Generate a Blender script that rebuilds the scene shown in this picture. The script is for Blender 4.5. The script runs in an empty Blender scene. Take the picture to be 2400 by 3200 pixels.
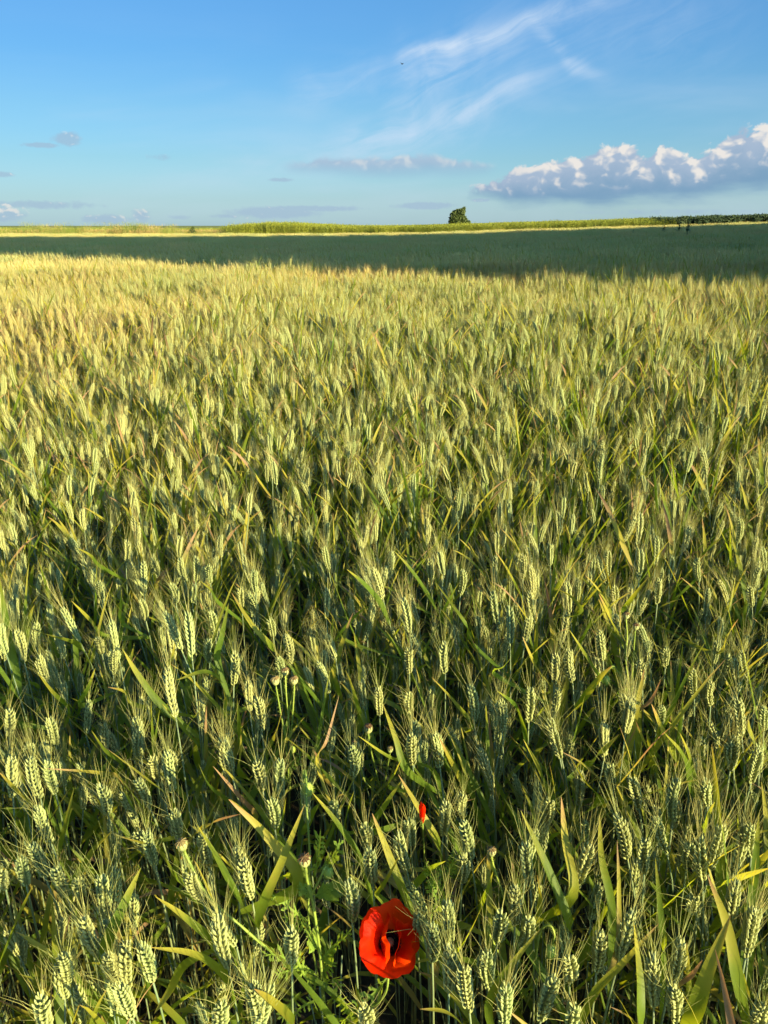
import bpy, math, random
import numpy as np
from mathutils import Vector, Matrix, Quaternion
R = math.radians
rnd = random.Random(7)
sc = bpy.context.scene
col = sc.collection
# ------------------------------------------------------------------ camera
FPX = 2400.0                      # focal length in photo pixels (2400 x 3200)
PITCH = math.atan((1600 - 705) / FPX)
CAM = Vector((0, 0, 1.55))
cd = bpy.data.cameras.new('camera')
cam = bpy.data.objects.new('camera', cd); col.objects.link(cam)
cam.location = CAM
cam.rotation_euler = (math.pi / 2 - PITCH, 0, 0)
cd.sensor_fit = 'VERTICAL'; cd.sensor_height = 32.0; cd.lens = 32.0 * FPX / 3200
cd.clip_start = 0.05; cd.clip_end = 20000
sc.camera = cam
MC = Matrix.Rotation(math.pi / 2 - PITCH, 3, 'X')
def ray(px, py):
    return (MC @ Vector(((px - 1200) / FPX, -(py - 1600) / FPX, -1))).normalized()
def azel(px, py):
    d = ray(px, py)
    return math.degrees(math.atan2(d.x, d.y)), math.degrees(math.asin(d.z))
def at_z(px, py, z):
    d = ray(px, py); t = (z - CAM.z) / d.z
    return CAM + d * t
def at_y(px, py, y):
    d = ray(px, py); return CAM + d * (y / d.y)
def project(p):
    q = MC.transposed() @ (Vector(p) - CAM)
    return 1200 + q.x / -q.z * FPX, 1600 - q.y / -q.z * FPX

# ------------------------------------------------------------------ light
SUN_EL = 12.0
SUN_AZ = 133.0                    # clockwise from +Y (view direction): right and behind the camera
sv = Vector((math.sin(R(SUN_AZ)) * math.cos(R(SUN_EL)), math.cos(R(SUN_AZ)) * math.cos(R(SUN_EL)), math.sin(R(SUN_EL))))
sl = bpy.data.lights.new('sun', 'SUN'); sl.energy = 5.0; sl.angle = R(0.5); sl.color = (1.0, 0.85, 0.49)
so = bpy.data.objects.new('sun', sl); col.objects.link(so)
so.rotation_euler = (-sv).to_track_quat('-Z', 'Y').to_euler()
sc.view_settings.view_transform = 'Standard'; sc.view_settings.look = 'None'
sc.view_settings.gamma = 1; sc.view_settings.use_curve_mapping = False
EXPO = 1.36
sc.view_settings.exposure = EXPO
sc.cycles.max_bounces = 6; sc.cycles.diffuse_bounces = 1; sc.cycles.transmission_bounces = 4
sc.cycles.transparent_max_bounces = 8; sc.cycles.glossy_bounces = 2

# ------------------------------------------------------------------ node helper
class G:
    """tiny expression helper for math nodes"""
    def __init__(s, nt): s.nt = nt; s.n = nt.nodes; s.l = nt.links
    def node(s, t, **kw):
        x = s.n.new(t)
        for k, v in kw.items(): setattr(x, k, v)
        return x
    def put(s, sock, v):
        if isinstance(v, X): s.l.new(v.s, sock)
        elif isinstance(v, bpy.types.NodeSocket): s.l.new(v, sock)
        else: sock.default_value = v
    def m(s, op, a, b=None, c=None, clamp=False):
        x = s.n.new('ShaderNodeMath'); x.operation = op; x.use_clamp = clamp
        s.put(x.inputs[0], a)
        if b is not None: s.put(x.inputs[1], b)
        if c is not None: s.put(x.inputs[2], c)
        return X(s, x.outputs[0])
    def ss(s, v, a, b, ta=0.0, tb=1.0):
        x = s.n.new('ShaderNodeMapRange'); x.interpolation_type = 'SMOOTHSTEP'
        s.put(x.inputs[0], v); s.put(x.inputs[1], a); s.put(x.inputs[2], b); s.put(x.inputs[3], ta); s.put(x.inputs[4], tb)
        return X(s, x.outputs[0])
    def vec(s, x, y, z=0.0):
        c = s.n.new('ShaderNodeCombineXYZ'); s.put(c.inputs[0], x); s.put(c.inputs[1], y); s.put(c.inputs[2], z)
        return c.outputs[0]
    def noise(s, v, scale=1.0, detail=4.0, rough=0.5, dist=0.0, out='Fac', lac=2.0):
        x = s.n.new('ShaderNodeTexNoise'); s.put(x.inputs['Vector'], v)
        s.put(x.inputs['Scale'], scale); x.inputs['Detail'].default_value = detail
        x.inputs['Roughness'].default_value = rough; x.inputs['Distortion'].default_value = dist
        x.inputs['Lacunarity'].default_value = lac
        return X(s, x.outputs[out])
    def mix(s, f, a, b):
        x = s.n.new('ShaderNodeMix'); x.data_type = 'RGBA'; x.clamp_factor = True
        s.put(x.inputs[0], f)
        for k, v in ((6, a), (7, b)):
            if isinstance(v, tuple) and len(v) == 3: v = v + (1,)
            s.put(x.inputs[k], v)
        return X(s, x.outputs[2])
    def mulc(s, a, b):
        x = s.n.new('ShaderNodeMix'); x.data_type = 'RGBA'; x.blend_type = 'MULTIPLY'; x.inputs[0].default_value = 1
        for k, v in ((6, a), (7, b)):
            if isinstance(v, tuple) and len(v) == 3: v = v + (1,)
            s.put(x.inputs[k], v)
        return X(s, x.outputs[2])
class X:
    def __init__(s, g, sock): s.g = g; s.s = sock
    def __add__(s, o): return s.g.m('ADD', s, o)
    __radd__ = __add__
    def __sub__(s, o): return s.g.m('SUBTRACT', s, o)
    def __rsub__(s, o): return s.g.m('SUBTRACT', o, s)
    def __mul__(s, o): return s.g.m('MULTIPLY', s, o)
    __rmul__ = __mul__
    def __truediv__(s, o): return s.g.m('DIVIDE', s, o)
    def clamp(s): return s.g.m('ADD', s, 0.0, clamp=True)

# ------------------------------------------------------------------ sky
w = bpy.data.worlds.new('World'); sc.world = w; w.use_nodes = True
w.cycles.sampling_method = 'MANUAL'; w.cycles.sample_map_resolution = 256
g = G(w.node_tree)
bg = next(n for n in g.n if n.type == 'BACKGROUND')
sky = g.node('ShaderNodeTexSky', sky_type='NISHITA', sun_disc=False)
sky.sun_elevation = R(SUN_EL); sky.sun_rotation = R(SUN_AZ)
sky.air_density = 1.0; sky.dust_density = 0.6; sky.ozone_density = 2.0; sky.altitude = 100
bg.inputs['Strength'].default_value = 0.15 * 2 ** (0.35 - EXPO)
tc = g.node('ShaderNodeTexCoord'); sp = g.node('ShaderNodeSeparateXYZ'); g.l.new(tc.outputs['Generated'], sp.inputs[0])
dx, dy, dz = (X(g, sp.outputs[i]) for i in range(3))
az = g.m('ARCTAN2', dx, dy) * 57.29578
el = g.m('ARCSINE', dz) * 57.29578
# grade of the physical sky towards the photograph's clear blue, by height above the horizon
rmp = g.node('ShaderNodeValToRGB'); cr = rmp.color_ramp; g.put(rmp.inputs[0], (el + 5) / 50.0)
stops = [(690, (.50, .76, 1.36)), (625, (.43, .645, 1.04)), (500, (.385, .60, .84)), (350, (.38, .61, .82)), (180, (.33, .605, .86)), (10, (.345, .63, .90))]
for i, (py, c3) in enumerate(stops):
    e = cr.elements[0] if i == 0 else (cr.elements[1] if i == 1 else cr.elements.new(0.5))
    e.position = (azel(1200, py)[1] + 5) / 50.0; e.color = tuple(v * 0.5 for v in c3) + (1,)
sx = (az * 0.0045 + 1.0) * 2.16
# sky behind the camera and high sky brightened past the grade: added fill light
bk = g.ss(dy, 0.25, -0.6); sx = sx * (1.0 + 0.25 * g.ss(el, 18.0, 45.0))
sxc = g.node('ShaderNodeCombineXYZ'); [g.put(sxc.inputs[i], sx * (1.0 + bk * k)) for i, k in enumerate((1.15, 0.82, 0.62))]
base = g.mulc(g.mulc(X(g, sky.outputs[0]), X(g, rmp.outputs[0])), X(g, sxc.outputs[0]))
UNIT = 1.0 / (0.15 * 2 ** 0.35)   # colour that lands as display-linear 1
def K(c): return (c[0] * UNIT, c[1] * UNIT, c[2] * UNIT)
# thin high cirrus: long filaments, each along its own line across the sky
wn1 = g.noise(g.vec(az * 0.10, el * 0.10, 3.0), 1.0, 3, 0.5) - 0.5
wn2 = g.noise(g.vec(az * 0.10, el * 0.10, 9.0), 1.0, 3, 0.5) - 0.5
azw = az + wn1 * 5.0; elw = el + wn2 * 3.0
CR, SR = math.cos(R(22)), math.sin(R(22))
uu = azw * CR + elw * SR; vv = elw * CR - azw * SR
fib = g.noise(g.vec(uu * 0.13, vv * 0.95, 1.0), 1.0, 6, 0.62, 0.6)
fib2 = g.noise(g.vec(uu * 0.4, vv * 0.5, 6.0), 1.0, 4, 0.55, 0.3)
fibre = g.ss(fib * 0.6 + fib2 * 0.4, 0.30, 0.70)
def streak(p0, p1, width, amt, soft=3.0):
    a0, e0 = azel(*p0); a1, e1 = azel(*p1)
    L = math.hypot(a1 - a0, e1 - e0); ux, uy = (a1 - a0) / L, (e1 - e0) / L
    u = (azw - a0) * ux + (elw - e0) * uy
    v = ((elw - e0) * ux - (azw - a0) * uy) / (width * 0.78)
    # bell across, soft ends
    q = v * v + g.m('POWER', g.m('ABSOLUTE', (u - L / 2) / (L / 2 + soft * 0.5)), 4.0)
    return g.m('EXPONENT', q * -1.3) * amt
cir = streak((1270, 175), (1440, 125), 0.55, 0.9, 1.2)
for a in [((1430, 120), (1860, 5), 0.8, 0.75, 2.0), ((1245, 300), (1400, 190), 1.8, 0.60), ((1080, 430), (1340, 370), 1.0, 0.62, 2.0), ((1400, 370), (1680, 245), 0.9, 0.66, 2.0), ((1080, 480), (1640, 300), 2.4, 0.48), ((1350, 240), (1560, 120), 2.4, 0.48),
          ((980, 280), (1200, 225), 1.6, 0.5), ((1700, 120), (1800, 220), 0.45, 0.85), ((1255, 180), (1260, 290), 0.8, 0.3),
          ((1500, 150), (2250, 150), 3.4, 0.16), ((650, 540), (1180, 470), 1.6, 0.22), ((1650, 30), (2300, 60), 4.0, 0.16)]:
    cir = cir + streak(*a)
cir = cir * fibre * 0.66
veil = g.noise(g.vec(az * 0.05, el * 0.22, 31.0), 1.0, 4, 0.6, 0.4)
cir = cir + g.ss(veil, 0.45, 0.8) * g.ss(el, 14.0, 2.0) * 0.35
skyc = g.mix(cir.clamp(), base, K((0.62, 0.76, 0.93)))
# pale band of moist air low over the horizon
skyc = g.mix(g.ss(el, 6.0, -1.0) * 0.45, skyc, K((0.42, 0.62, 0.67)))

def curve(x, pts):
    """piecewise profile of el over az"""
    a0, a1 = pts[0][0], pts[-1][0]
    fc = g.node('ShaderNodeFloatCurve'); m = fc.mapping; c = m.curves[0]
    lo = min(p[1] for p in pts) - 1; hi = max(p[1] for p in pts) + 1
    nrm = [((p[0] - a0) / (a1 - a0), (p[1] - lo) / (hi - lo)) for p in pts]
    c.points[0].location = nrm[0]; c.points[1].location = nrm[-1]
    for q in nrm[1:-1]: c.points.new(*q)
    m.update()
    g.put(fc.inputs['Value'], (x - a0) / (a1 - a0))
    return X(g, fc.outputs[0]) * (hi - lo) + lo
def cloud(sky_in, tops, bases, nscale, amp, soft, seed, lit=(0.84, 0.81, 0.77), shade=(0.39, 0.50, 0.65), dark=(0.21, 0.37, 0.54), litamt=1.0, opacity=1.0):
    T = curve(az, [azel(*p) for p in tops]) + 0.25; B = curve(az, [azel(*p) for p in bases]) - 0.35
    P = g.vec(az * nscale, el * nscale * 1.25, seed)
    n = g.noise(P, 1.0, 7, 0.56, 0.35)
    nb = g.noise(g.vec(az * nscale * 0.4, el * nscale * 1.5, seed + 7), 1.0, 4, 0.5, 0.2)
    up = T - el + (n - 0.53) * amp
    lo = el - B + (nb - 0.5) * amp * 0.45
    dens = g.ss(up, -soft * 0.3, soft) * g.ss(lo, -soft * 0.5, soft * 3.2)
    a0, a1 = azel(*tops[0])[0], azel(*tops[-1])[0]
    dens = dens * g.ss(az, a0 - 0.1, a0 + 1.2) * (1.0 if a1 > 28 else g.ss(az, a1 + 0.1, a1 - 1.2))
    # billows: the side turned to the sun (right, above) of each lump is bright
    o = 0.30
    n2 = g.noise(g.vec(az * nscale + o * 0.9, el * nscale * 1.25 + o * 0.8, seed), 1.0, 2, 0.5, 0.35)
    n1 = g.noise(P, 1.0, 2, 0.5, 0.35)
    rel = (n1 - n2) * 3.2
    h = ((el - B) / (T - B + 0.4)).clamp()
    li = (g.ss(rel * 1.3 + (h - 0.70) * 1.6 + (n - 0.5) * 3.4, -0.3, 1.2)) * g.ss(az, a0 - 2.0, a0 + 9.0, 0.45, 1.15) * g.ss(h, 0.22, 0.5) * litamt
    bodyc = g.mix(g.ss(h + (n - 0.5) * 0.5, 0.15, 0.75), K(dark), K(shade))
    c = g.mix(li, bodyc, K(lit))
    return g.mix((dens * opacity).clamp(), sky_in, c)
# big cumulus bank on the right
skyc = cloud(skyc, [(1440, 612), (1520, 578), (1620, 545), (1740, 510), (1850, 476), (1950, 462), (2040, 488), (2070, 465), (2110, 482), (2150, 500), (2220, 478), (2270, 425), (2315, 402), (2350, 425), (2400, 385), (2560, 350), (2700, 420)],
             [(1440, 612), (1520, 612), (1600, 632), (1700, 640), (1900, 632), (2100, 620), (2250, 604), (2400, 590), (2560, 580), (2700, 570)], 0.80, 2.9, 0.30, 1.7)
# long flat cloud in the middle
skyc = cloud(skyc, [(870, 515), (960, 512), (1000, 497), (1080, 502), (1200, 500), (1330, 492), (1440, 512), (1560, 524)],
             [(870, 526), (960, 536), (1100, 546), (1250, 548), (1400, 540), (1560, 530)], 0.7, 1.0, 0.35, 5.2, litamt=0.5, opacity=0.8, shade=(0.42, 0.53, 0.68), dark=(0.31, 0.47, 0.65))
# small low clouds: flattened lumps sharing one noise field (centre x, y, half width, half height, bright, opacity)
nS = g.noise(g.vec(az * 1.5, el * 2.1, 21.0), 1.0, 6, 0.58, 0.3)
nL = g.noise(g.vec(az * 1.5 + 0.25, el * 2.1 + 0.3, 21.0), 1.0, 3, 0.5, 0.3)
F = None; LI = None
for cx, cy, hw, hh, la, op in [(130, 454, 50, 7, .5, 1.0), (212, 434, 36, 17, 0.8, 1.1), (860, 664, 130, 17, 0, 1.15), (960, 652, 170, 9, 0, 1.0), (1330, 643, 90, 10, 0, 1.1),
        (0, 668, 60, 20, 1.2, 1.1), (110, 640, 190, 13, .1, .8), (330, 684, 90, 16, .8, .8), (442, 672, 26, 22, 1.2, .9), (560, 680, 45, 9, 0, .6),
        (500, 490, 44, 11, .3, .6), (0, 545, 40, 8, .1, .9), (878, 562, 40, 6, 0, .9), (2100, 662, 420, 12, 0, .55), (1500, 625, 30, 6, 0, .9), (700, 676, 50, 8, 0, .7)]:
    a0, e0 = azel(cx, cy); ra, re = hw * 0.0235, hh * 0.0235
    p_ = (az - a0) / ra; q_ = (el - e0) / re
    b_ = g.m('EXPONENT', (p_ * p_ + q_ * q_) * -0.8) * op
    F = b_ if F is None else g.m('MAXIMUM', F, b_)
    l_ = g.ss(q_ * 0.45 + p_ * 0.3, -0.3, 0.6) * b_ * la
    LI = l_ if LI is None else g.m('MAXIMUM', LI, l_)
dS = g.ss(F + (nS - 0.5) * 0.9, 0.32, 0.78) * 0.65
cS = g.mix(g.ss(LI + (nS - nL) * 2.5, 0.35, 0.9), K((0.36, 0.50, 0.66)), K((0.86, 0.80, 0.76)))
skyc = g.mix(dS, skyc, cS)
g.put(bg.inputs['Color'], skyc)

# ------------------------------------------------------------------ terrain shape
def zt(x, y):
    return 0.028 * (3.0 * math.log1p(math.exp(min(x, 300) / 3.0)) if x < 300 else x) - 0.058 if x > -40 else -0.058
def zt(x, y):
    s = x if x > 60 else 3.0 * math.log1p(math.exp(x / 3.0)) if x > -60 else 0.0
    return 0.028 * s - 0.058 * math.exp(-(x * x + y * y) / 400.0)
def at_h(px, py, h):
    d = ray(px, py); t = 0.3
    while t < 400:
        p = CAM + d * t
        if p.z < zt(p.x, p.y) + h: return p
        t *= 1.003
    return CAM + d * 400

# ------------------------------------------------------------------ mesh helpers
class MB:
    def __init__(s): s.v = []; s.f = []; s.mi = []; s.t = []; s.cur = 0
    def add(s, vs, fs, ts):
        o = len(s.v); s.v.extend([tuple(v) for v in vs]); s.t.extend(ts)
        for f in fs: s.f.append(tuple(i + o for i in f)); s.mi.append(s.cur)
    def mesh(s, name, mats, smooth=True):
        me = bpy.data.meshes.new(name); me.from_pydata(s.v, [], s.f)
        for m in mats: me.materials.append(m)
        me.polygons.foreach_set('material_index', s.mi)
        me.polygons.foreach_set('use_smooth', [smooth] * len(s.f))
        a = me.attributes.new('t', 'FLOAT', 'POINT'); a.data.foreach_set('value', s.t)
        me.update(); return me
    def obj(s, name, mats, parent=None, smooth=True, link=True):
        if not isinstance(mats, (list, tuple)): mats = [mats]
        o = bpy.data.objects.new(name, s.mesh(name, mats, smooth))
        if link: col.objects.link(o)
        if parent: o.parent = parent
        return o
def frame(d, hint=None):
    d = d.normalized()
    h = hint if hint is not None else Vector((0.3, 0.2, 1))
    a = h - d * h.dot(d)
    if a.length < 1e-5: a = Vector((1, 0, 0)) - d * d.x
    a.normalize(); return a, d.cross(a)
def bez(p0, p1, p2, p3, n):
    out = []
    for i in range(n + 1):
        t = i / n; u = 1 - t
        out.append(p0 * u ** 3 + p1 * 3 * u * u * t + p2 * 3 * u * t * t + p3 * t ** 3)
    return out
def spline(pts, n):
    """catmull-rom through the points"""
    P = [pts[0] * 2 - pts[1]] + list(pts) + [pts[-1] * 2 - pts[-2]]
    out = []
    for k in range(1, len(P) - 2):
        for i in range(n):
            t = i / n; a, b, c, d = P[k - 1], P[k], P[k + 1], P[k + 2]
            out.append(0.5 * ((2 * b) + (c - a) * t + (2 * a - 5 * b + 4 * c - d) * t * t + (3 * b - a - 3 * c + d) * t ** 3))
    out.append(P[-2]); return out
def tube(mb, pts, rad, sides=6, cap=True):
    n = len(pts); vs = []; fs = []; ts = []
    a0 = None
    for i, p in enumerate(pts):
        d = (pts[min(i + 1, n - 1)] - pts[max(i - 1, 0)])
        a, b = frame(d, a0); a0 = a
        r = rad(i / (n - 1)) if callable(rad) else rad
        for k in range(sides):
            q = 2 * math.pi * k / sides
            vs.append(p + a * (math.cos(q) * r) + b * (math.sin(q) * r)); ts.append(i / (n - 1))
    for i in range(n - 1):
        for k in range(sides):
            k2 = (k + 1) % sides
            fs.append((i * sides + k, i * sides + k2, (i + 1) * sides + k2, (i + 1) * sides + k))
    if cap: fs.append(tuple(range((n - 1) * sides, n * sides)))
    mb.add(vs, fs, ts)
def blade(mb, pts, W, up=None, fold=0.25, twist=0.0, tip=1.9, base=0.12, wob=0.0, r=None):
    """grass leaf: ribbon with a shallow V along the midrib"""
    n = len(pts); vs = []; fs = []; ts = []
    for i, p in enumerate(pts):
        t = i / (n - 1)
        d = (pts[min(i + 1, n - 1)] - pts[max(i - 1, 0)]).normalized()
        h = up if up is not None else Vector((0, 0, 1))
        a = h - d * h.dot(d)
        if a.length < 1e-4: a = Vector((0, 1, 0)) - d * d.y
        a.normalize()
        if twist: a = Quaternion(d, twist * t) @ a
        s = d.cross(a)
        wd = W * 0.5 * min(1.0, 0.45 + t / base * 0.55) * max(0.0, 1 - t ** tip) ** 0.8
        wd = max(wd, W * 0.015)
        if wob: wd *= 1 + wob * math.sin(t * 17 + W * 999)
        vs += [p - s * wd + a * (wd * fold), p - a * (wd * 0.05), p + s * wd + a * (wd * fold)]
        ts += [t, t, t]
    for i in range(n - 1):
        k = 3 * i
        fs += [(k, k + 1, k + 4, k + 3), (k + 1, k + 2, k + 5, k + 4)]
    mb.add(vs, fs, ts)
def husk(mb, p, d, out, L, wr, tr, sides=6, prof=((0, .4), (.25, 1.0), (.55, .85), (.82, .45), (1, .05)), tv=0.5):
    a, b = frame(d, out); vs = []; fs = []; ts = []
    for (t, r) in prof:
        c = p + d * (L * t) + a * (L * 0.10 * math.sin(t * 3.14))
        for k in range(sides):
            q = 2 * math.pi * k / sides
            vs.append(c + a * (math.cos(q) * r * tr) + b * (math.sin(q) * r * wr)); ts.append(t)
    m = len(prof)
    for i in range(m - 1):
        for k in range(sides):
            k2 = (k + 1) % sides
            fs.append((i * sides + k, i * sides + k2, (i + 1) * sides + k2, (i + 1) * sides + k))
    fs.append(tuple(range((m - 1) * sides, m * sides)))
    mb.add(vs, fs, ts)
def rv(s=1.0): return Vector((rnd.gauss(0, s), rnd.gauss(0, s), rnd.gauss(0, s)))

def ear(mb, ma, p0, p1, lod=0, bend=None):
    """wheat ear between two points; husks to mb, awns to ma"""
    ax = (p1 - p0); L = ax.length; d = ax.normalized()
    side, face = frame(d, Vector((math.cos(rnd.uniform(0, 6.3)), math.sin(rnd.uniform(0, 6.3)), 0.1)))
    bd = (bend if bend is not None else (side * rnd.uniform(-1, 1) + face * rnd.uniform(-1, 1))) * (L * 0.05)
    N = {0: 19, 1: 14}[lod]
    tube(mb, [p0 + d * (-0.006), p0 + d * (L * 0.5) + bd, p1], 0.0013, 4)
    for k in range(N):
        t = (k + 0.2) / N; c = p0 + d * (L * t * 0.93) + bd * (4 * t * (1 - t))
        sgn = 1 if k % 2 else -1
        env = (0.72 + 0.5 * math.sin(min(1, t * 1.6 + 0.25) * 1.57)) * (1.0 if t < 0.75 else 1.0 - (t - 0.75) * 1.5)
        sp_ = side * sgn
        spread = (0.36 if lod == 0 else 0.5) * env
        fl = [(0.0, 1.0), (0.62, 0.92), (-0.62, 0.92)] if lod == 0 else [(0.4, 1.1), (-0.4, 1.1)]
        for (fa, sz) in fl:
            o = (sp_ * (1.0 if fa == 0 else 0.62) + face * fa * 1.15).normalized()
            dd = (d + o * spread + rv(0.05)).normalized()
            b0 = c + sp_ * 0.0016 * env + face * fa * 0.0026 * env
            hl = 0.0125 * env * sz * rnd.uniform(0.92, 1.08) * (1 if lod == 0 else 1.25)
            if lod == 0: husk(mb, b0, dd, o, hl, 0.0021 * env, 0.0018 * env)
            else: husk(mb, b0, dd, o, hl, 0.0022 * env, 0.0019 * env, 4, ((0, .4), (.4, 1.0), (1, .1)))
            if rnd.random() < (0.46 if lod == 0 else 0.42):
                al = rnd.uniform(0.038, 0.07) * (0.75 + 0.4 * t)
                ad = (d + o * rnd.uniform(0.12, 0.5) + rv(0.07)).normalized()
                s0 = b0 + dd * hl * 0.92
                s1 = s0 + (dd * 0.45 + ad * 0.55) * al * 0.4; s2 = s0 + ad * al + rv(0.002)
                r0 = 0.00036 if lod == 0 else 0.0006
                tube(ma, [s0, s1, s2], lambda q, r0=r0: r0 * (1 - 0.8 * q), 3, cap=False)
    for j in range(4 if lod == 0 else 2):
        ad = (d + rv(0.1)).normalized()
        tube(ma, [p1 - d * 0.004, p1 + ad * 0.03, p1 + ad * 0.062], lambda q: 0.00042 * (1 - 0.8 * q) * (1 if lod == 0 else 1.6), 3, cap=False)

# ------------------------------------------------------------------ materials
def mat(name):
    m = bpy.data.materials.new(name); m.use_nodes = True
    m.node_tree.nodes.clear(); return m, G(m.node_tree)
def finish(g, colr, rough=0.6, trans=0.0, tcol=None, spec=0.3, bump=None, sheen=0.0, emis=None):
    p = g.node('ShaderNodeBsdfPrincipled'); g.put(p.inputs['Base Color'], colr if isinstance(colr, X) else colr + (1,))
    p.inputs['Roughness'].default_value = rough; p.inputs['Specular IOR Level'].default_value = spec
    if bump is not None:
        b = g.node('ShaderNodeBump'); b.inputs['Strength'].default_value = bump[1]; b.inputs['Distance'].default_value = bump[2]
        g.put(b.inputs['Height'], bump[0]); g.l.new(b.outputs[0], p.inputs['Normal'])
    o = g.node('ShaderNodeOutputMaterial'); outp = p.outputs[0]
    if trans:
        t = g.node('ShaderNodeBsdfTranslucent'); g.put(t.inputs[0], tcol if isinstance(tcol, X) else (tcol + (1,)))
        x = g.node('ShaderNodeMixShader'); x.inputs[0].default_value = trans
        g.l.new(p.outputs[0], x.inputs[1]); g.l.new(t.outputs[0], x.inputs[2]); outp = x.outputs[0]
    g.l.new(outp, o.inputs['Surface'])
def common(g):
    geo = g.node('ShaderNodeNewGeometry'); oi = g.node('ShaderNodeObjectInfo'); at = g.node('ShaderNodeAttribute', attribute_name='t')
    P = geo.outputs['Position']
    patch = g.noise(P, 0.42, 3, 0.55)             # ripening patches of the field, metres wide
    return P, X(g, oi.outputs['Random']), X(g, at.outputs['Fac']), patch
def ripe(g, P, rn, patch):
    """0 green .. 1 ripening; grows with patch noise, distance from the moist field edge, and plant"""
    s = g.node('ShaderNodeSeparateXYZ'); g.l.new(P, s.inputs[0])
    y = X(g, s.outputs[1]); x = X(g, s.outputs[0])
    along = g.ss(y + x * -0.5, 2.0, 13.0)
    def spot(cx, cy, rx, ry):
        p = (x - cx) / rx; q = (y - cy) / ry
        return g.m('EXPONENT', (p * p + q * q) * -1.0)
    tan = g.m('MAXIMUM', spot(-2.6, 4.6, 1.5, 1.7), spot(2.0, 11.5, 6.0, 1.2))      # two straw-coloured patches
    return (tan * 0.42 + (patch - 0.5) * 2.4 * (along * 0.8 + 0.2) + along * 0.34 + rn * 0.36).clamp()

M = {}
m, g = mat('wheat_ear'); P, rn, t, pa = common(g); rp = ripe(g, P, rn, pa)
c = g.mix(rp * 0.85, (0.37, 0.45, 0.160), (0.60, 0.48, 0.16))
c = g.mix(g.ss(t, 0.5, 1.0) * 0.4, c, (0.66, 0.68, 0.30))
c = g.mix(g.ss(g.noise(P, 260, 2, 0.5), 0.5, 0.8) * 0.3, c, (0.34, 0.36, 0.14))
finish(g, c, 0.55, 0.22, c, 0.3); M['ear'] = m
m, g = mat('wheat_awn'); P, rn, t, pa = common(g); rp = ripe(g, P, rn, pa)
c = g.mix(rp, (0.42, 0.46, 0.14), (0.64, 0.47, 0.17))
finish(g, c, 0.45, 0.25, c, 0.35); M['awn'] = m
m, g = mat('wheat_stem'); P, rn, t, pa = common(g); rp = ripe(g, P, rn, pa)
c = g.mix(g.ss(t, 0.35, 0.95), (0.14, 0.15, 0.05), (0.15, 0.215, 0.10))
c = g.mix(rp * 0.4, c, (0.42, 0.35, 0.13))
finish(g, c, 0.5, 0.0, None, 0.3); M['stem'] = m
def leafmat(name, gr, tr, lo, hi, dryc, tipw=1.0):
    m, g = mat(name); P, rn, t, pa = common(g); rp = ripe(g, P, rn, pa)
    n = g.noise(P, 24, 3, 0.6)
    c = g.mix(rn, gr, (gr[0] * 1.35, gr[1] * 1.15, gr[2] * 0.9))
    tc_ = g.mix(rn, tr, (tr[0] * 1.35, tr[1] * 1.1, tr[2] * 0.8))
    vein = g.noise(P, 90, 2, 0.5)
    c = g.mix(g.ss(vein, 0.45, 0.75) * 0.35, c, (gr[0] * 0.65, gr[1] * 0.72, gr[2] * 0.7))
    f = g.ss(t + (n - 0.5) * 0.5 + rp * 0.45 + (rn - 0.5) * 0.35, lo, hi)
    f2 = g.ss(t + (n - 0.5) * 0.3 + rp * 0.3 + (rn - 0.5) * 0.3, hi - 0.05, hi + 0.22)
    yel = (0.42, 0.38, 0.045)
    c = g.mix(f, c, yel); c = g.mix(f2, c, dryc)
    tc_ = g.mix(f, tc_, (0.60, 0.50, 0.04)); tc_ = g.mix(f2, tc_, (dryc[0], dryc[1] * 0.8, dryc[2] * 0.6))
    spots = g.ss(g.noise(P, 210, 3, 0.6), 0.64, 0.70) * g.ss(n, 0.4, 0.7)
    c = g.mix(spots * 0.7, c, (0.30, 0.19, 0.07))
    finish(g, c, 0.5, 0.46, tc_, 0.22, (g.noise(P, 500, 2, 0.5), 0.15, 0.001)); return m
M['leaf'] = leafmat('wheat_leaf', (0.105, 0.175, 0.020), (0.46, 0.58, 0.02), 0.52, 1.02, (0.52, 0.30, 0.12))
M['dry'] = leafmat('wheat_leaf_dry', (0.30, 0.24, 0.07), (0.45, 0.33, 0.05), 0.15, 0.6, (0.46, 0.29, 0.14))
m, g = mat('soil'); P, rn, t, pa = common(g)
n1 = g.noise(P, 9, 6, 0.65)
c = g.mix(g.ss(n1, 0.35, 0.7), (0.035, 0.028, 0.016), (0.10, 0.08, 0.05))
c = g.mix(g.ss(g.noise(P, 0.9, 4, 0.6), 0.45, 0.7), c, (0.05, 0.06, 0.02))
sy = g.node('ShaderNodeSeparateXYZ'); g.l.new(P, sy.inputs[0])
c = g.mix(g.ss(X(g, sy.outputs[1]), 74.0, 90.0), c, g.mix(g.noise(P, 0.05, 3, 0.5), (0.16, 0.20, 0.05), (0.30, 0.30, 0.09)))
finish(g, c, 0.95, 0, None, 0.1, (n1, 0.6, 0.05)); M['soil'] = m
def plain(name, c1, c2, scale=8, rough=0.6, trans=0.0, tcol=None, spec=0.3):
    m, g = mat(name); P, rn, t, pa = common(g)
    n = g.noise(P, scale, 4, 0.6)
    c = g.mix(g.ss(n * 0.7 + rn * 0.3, 0.3, 0.7), c1, c2)
    finish(g, c, rough, trans, tcol if tcol else c, spec); return m
M['rape'] = plain('rapeseed_pods', (0.22, 0.26, 0.035), (0.40, 0.41, 0.05), 2.5, 0.6, 0.2)
M['maize'] = plain('dark_shaded_crop_leaf', (0.035, 0.065, 0.025), (0.06, 0.09, 0.035), 0.6, 0.7, 0.12)  # dark crop green, made darker still to include a cloud's shade
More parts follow.
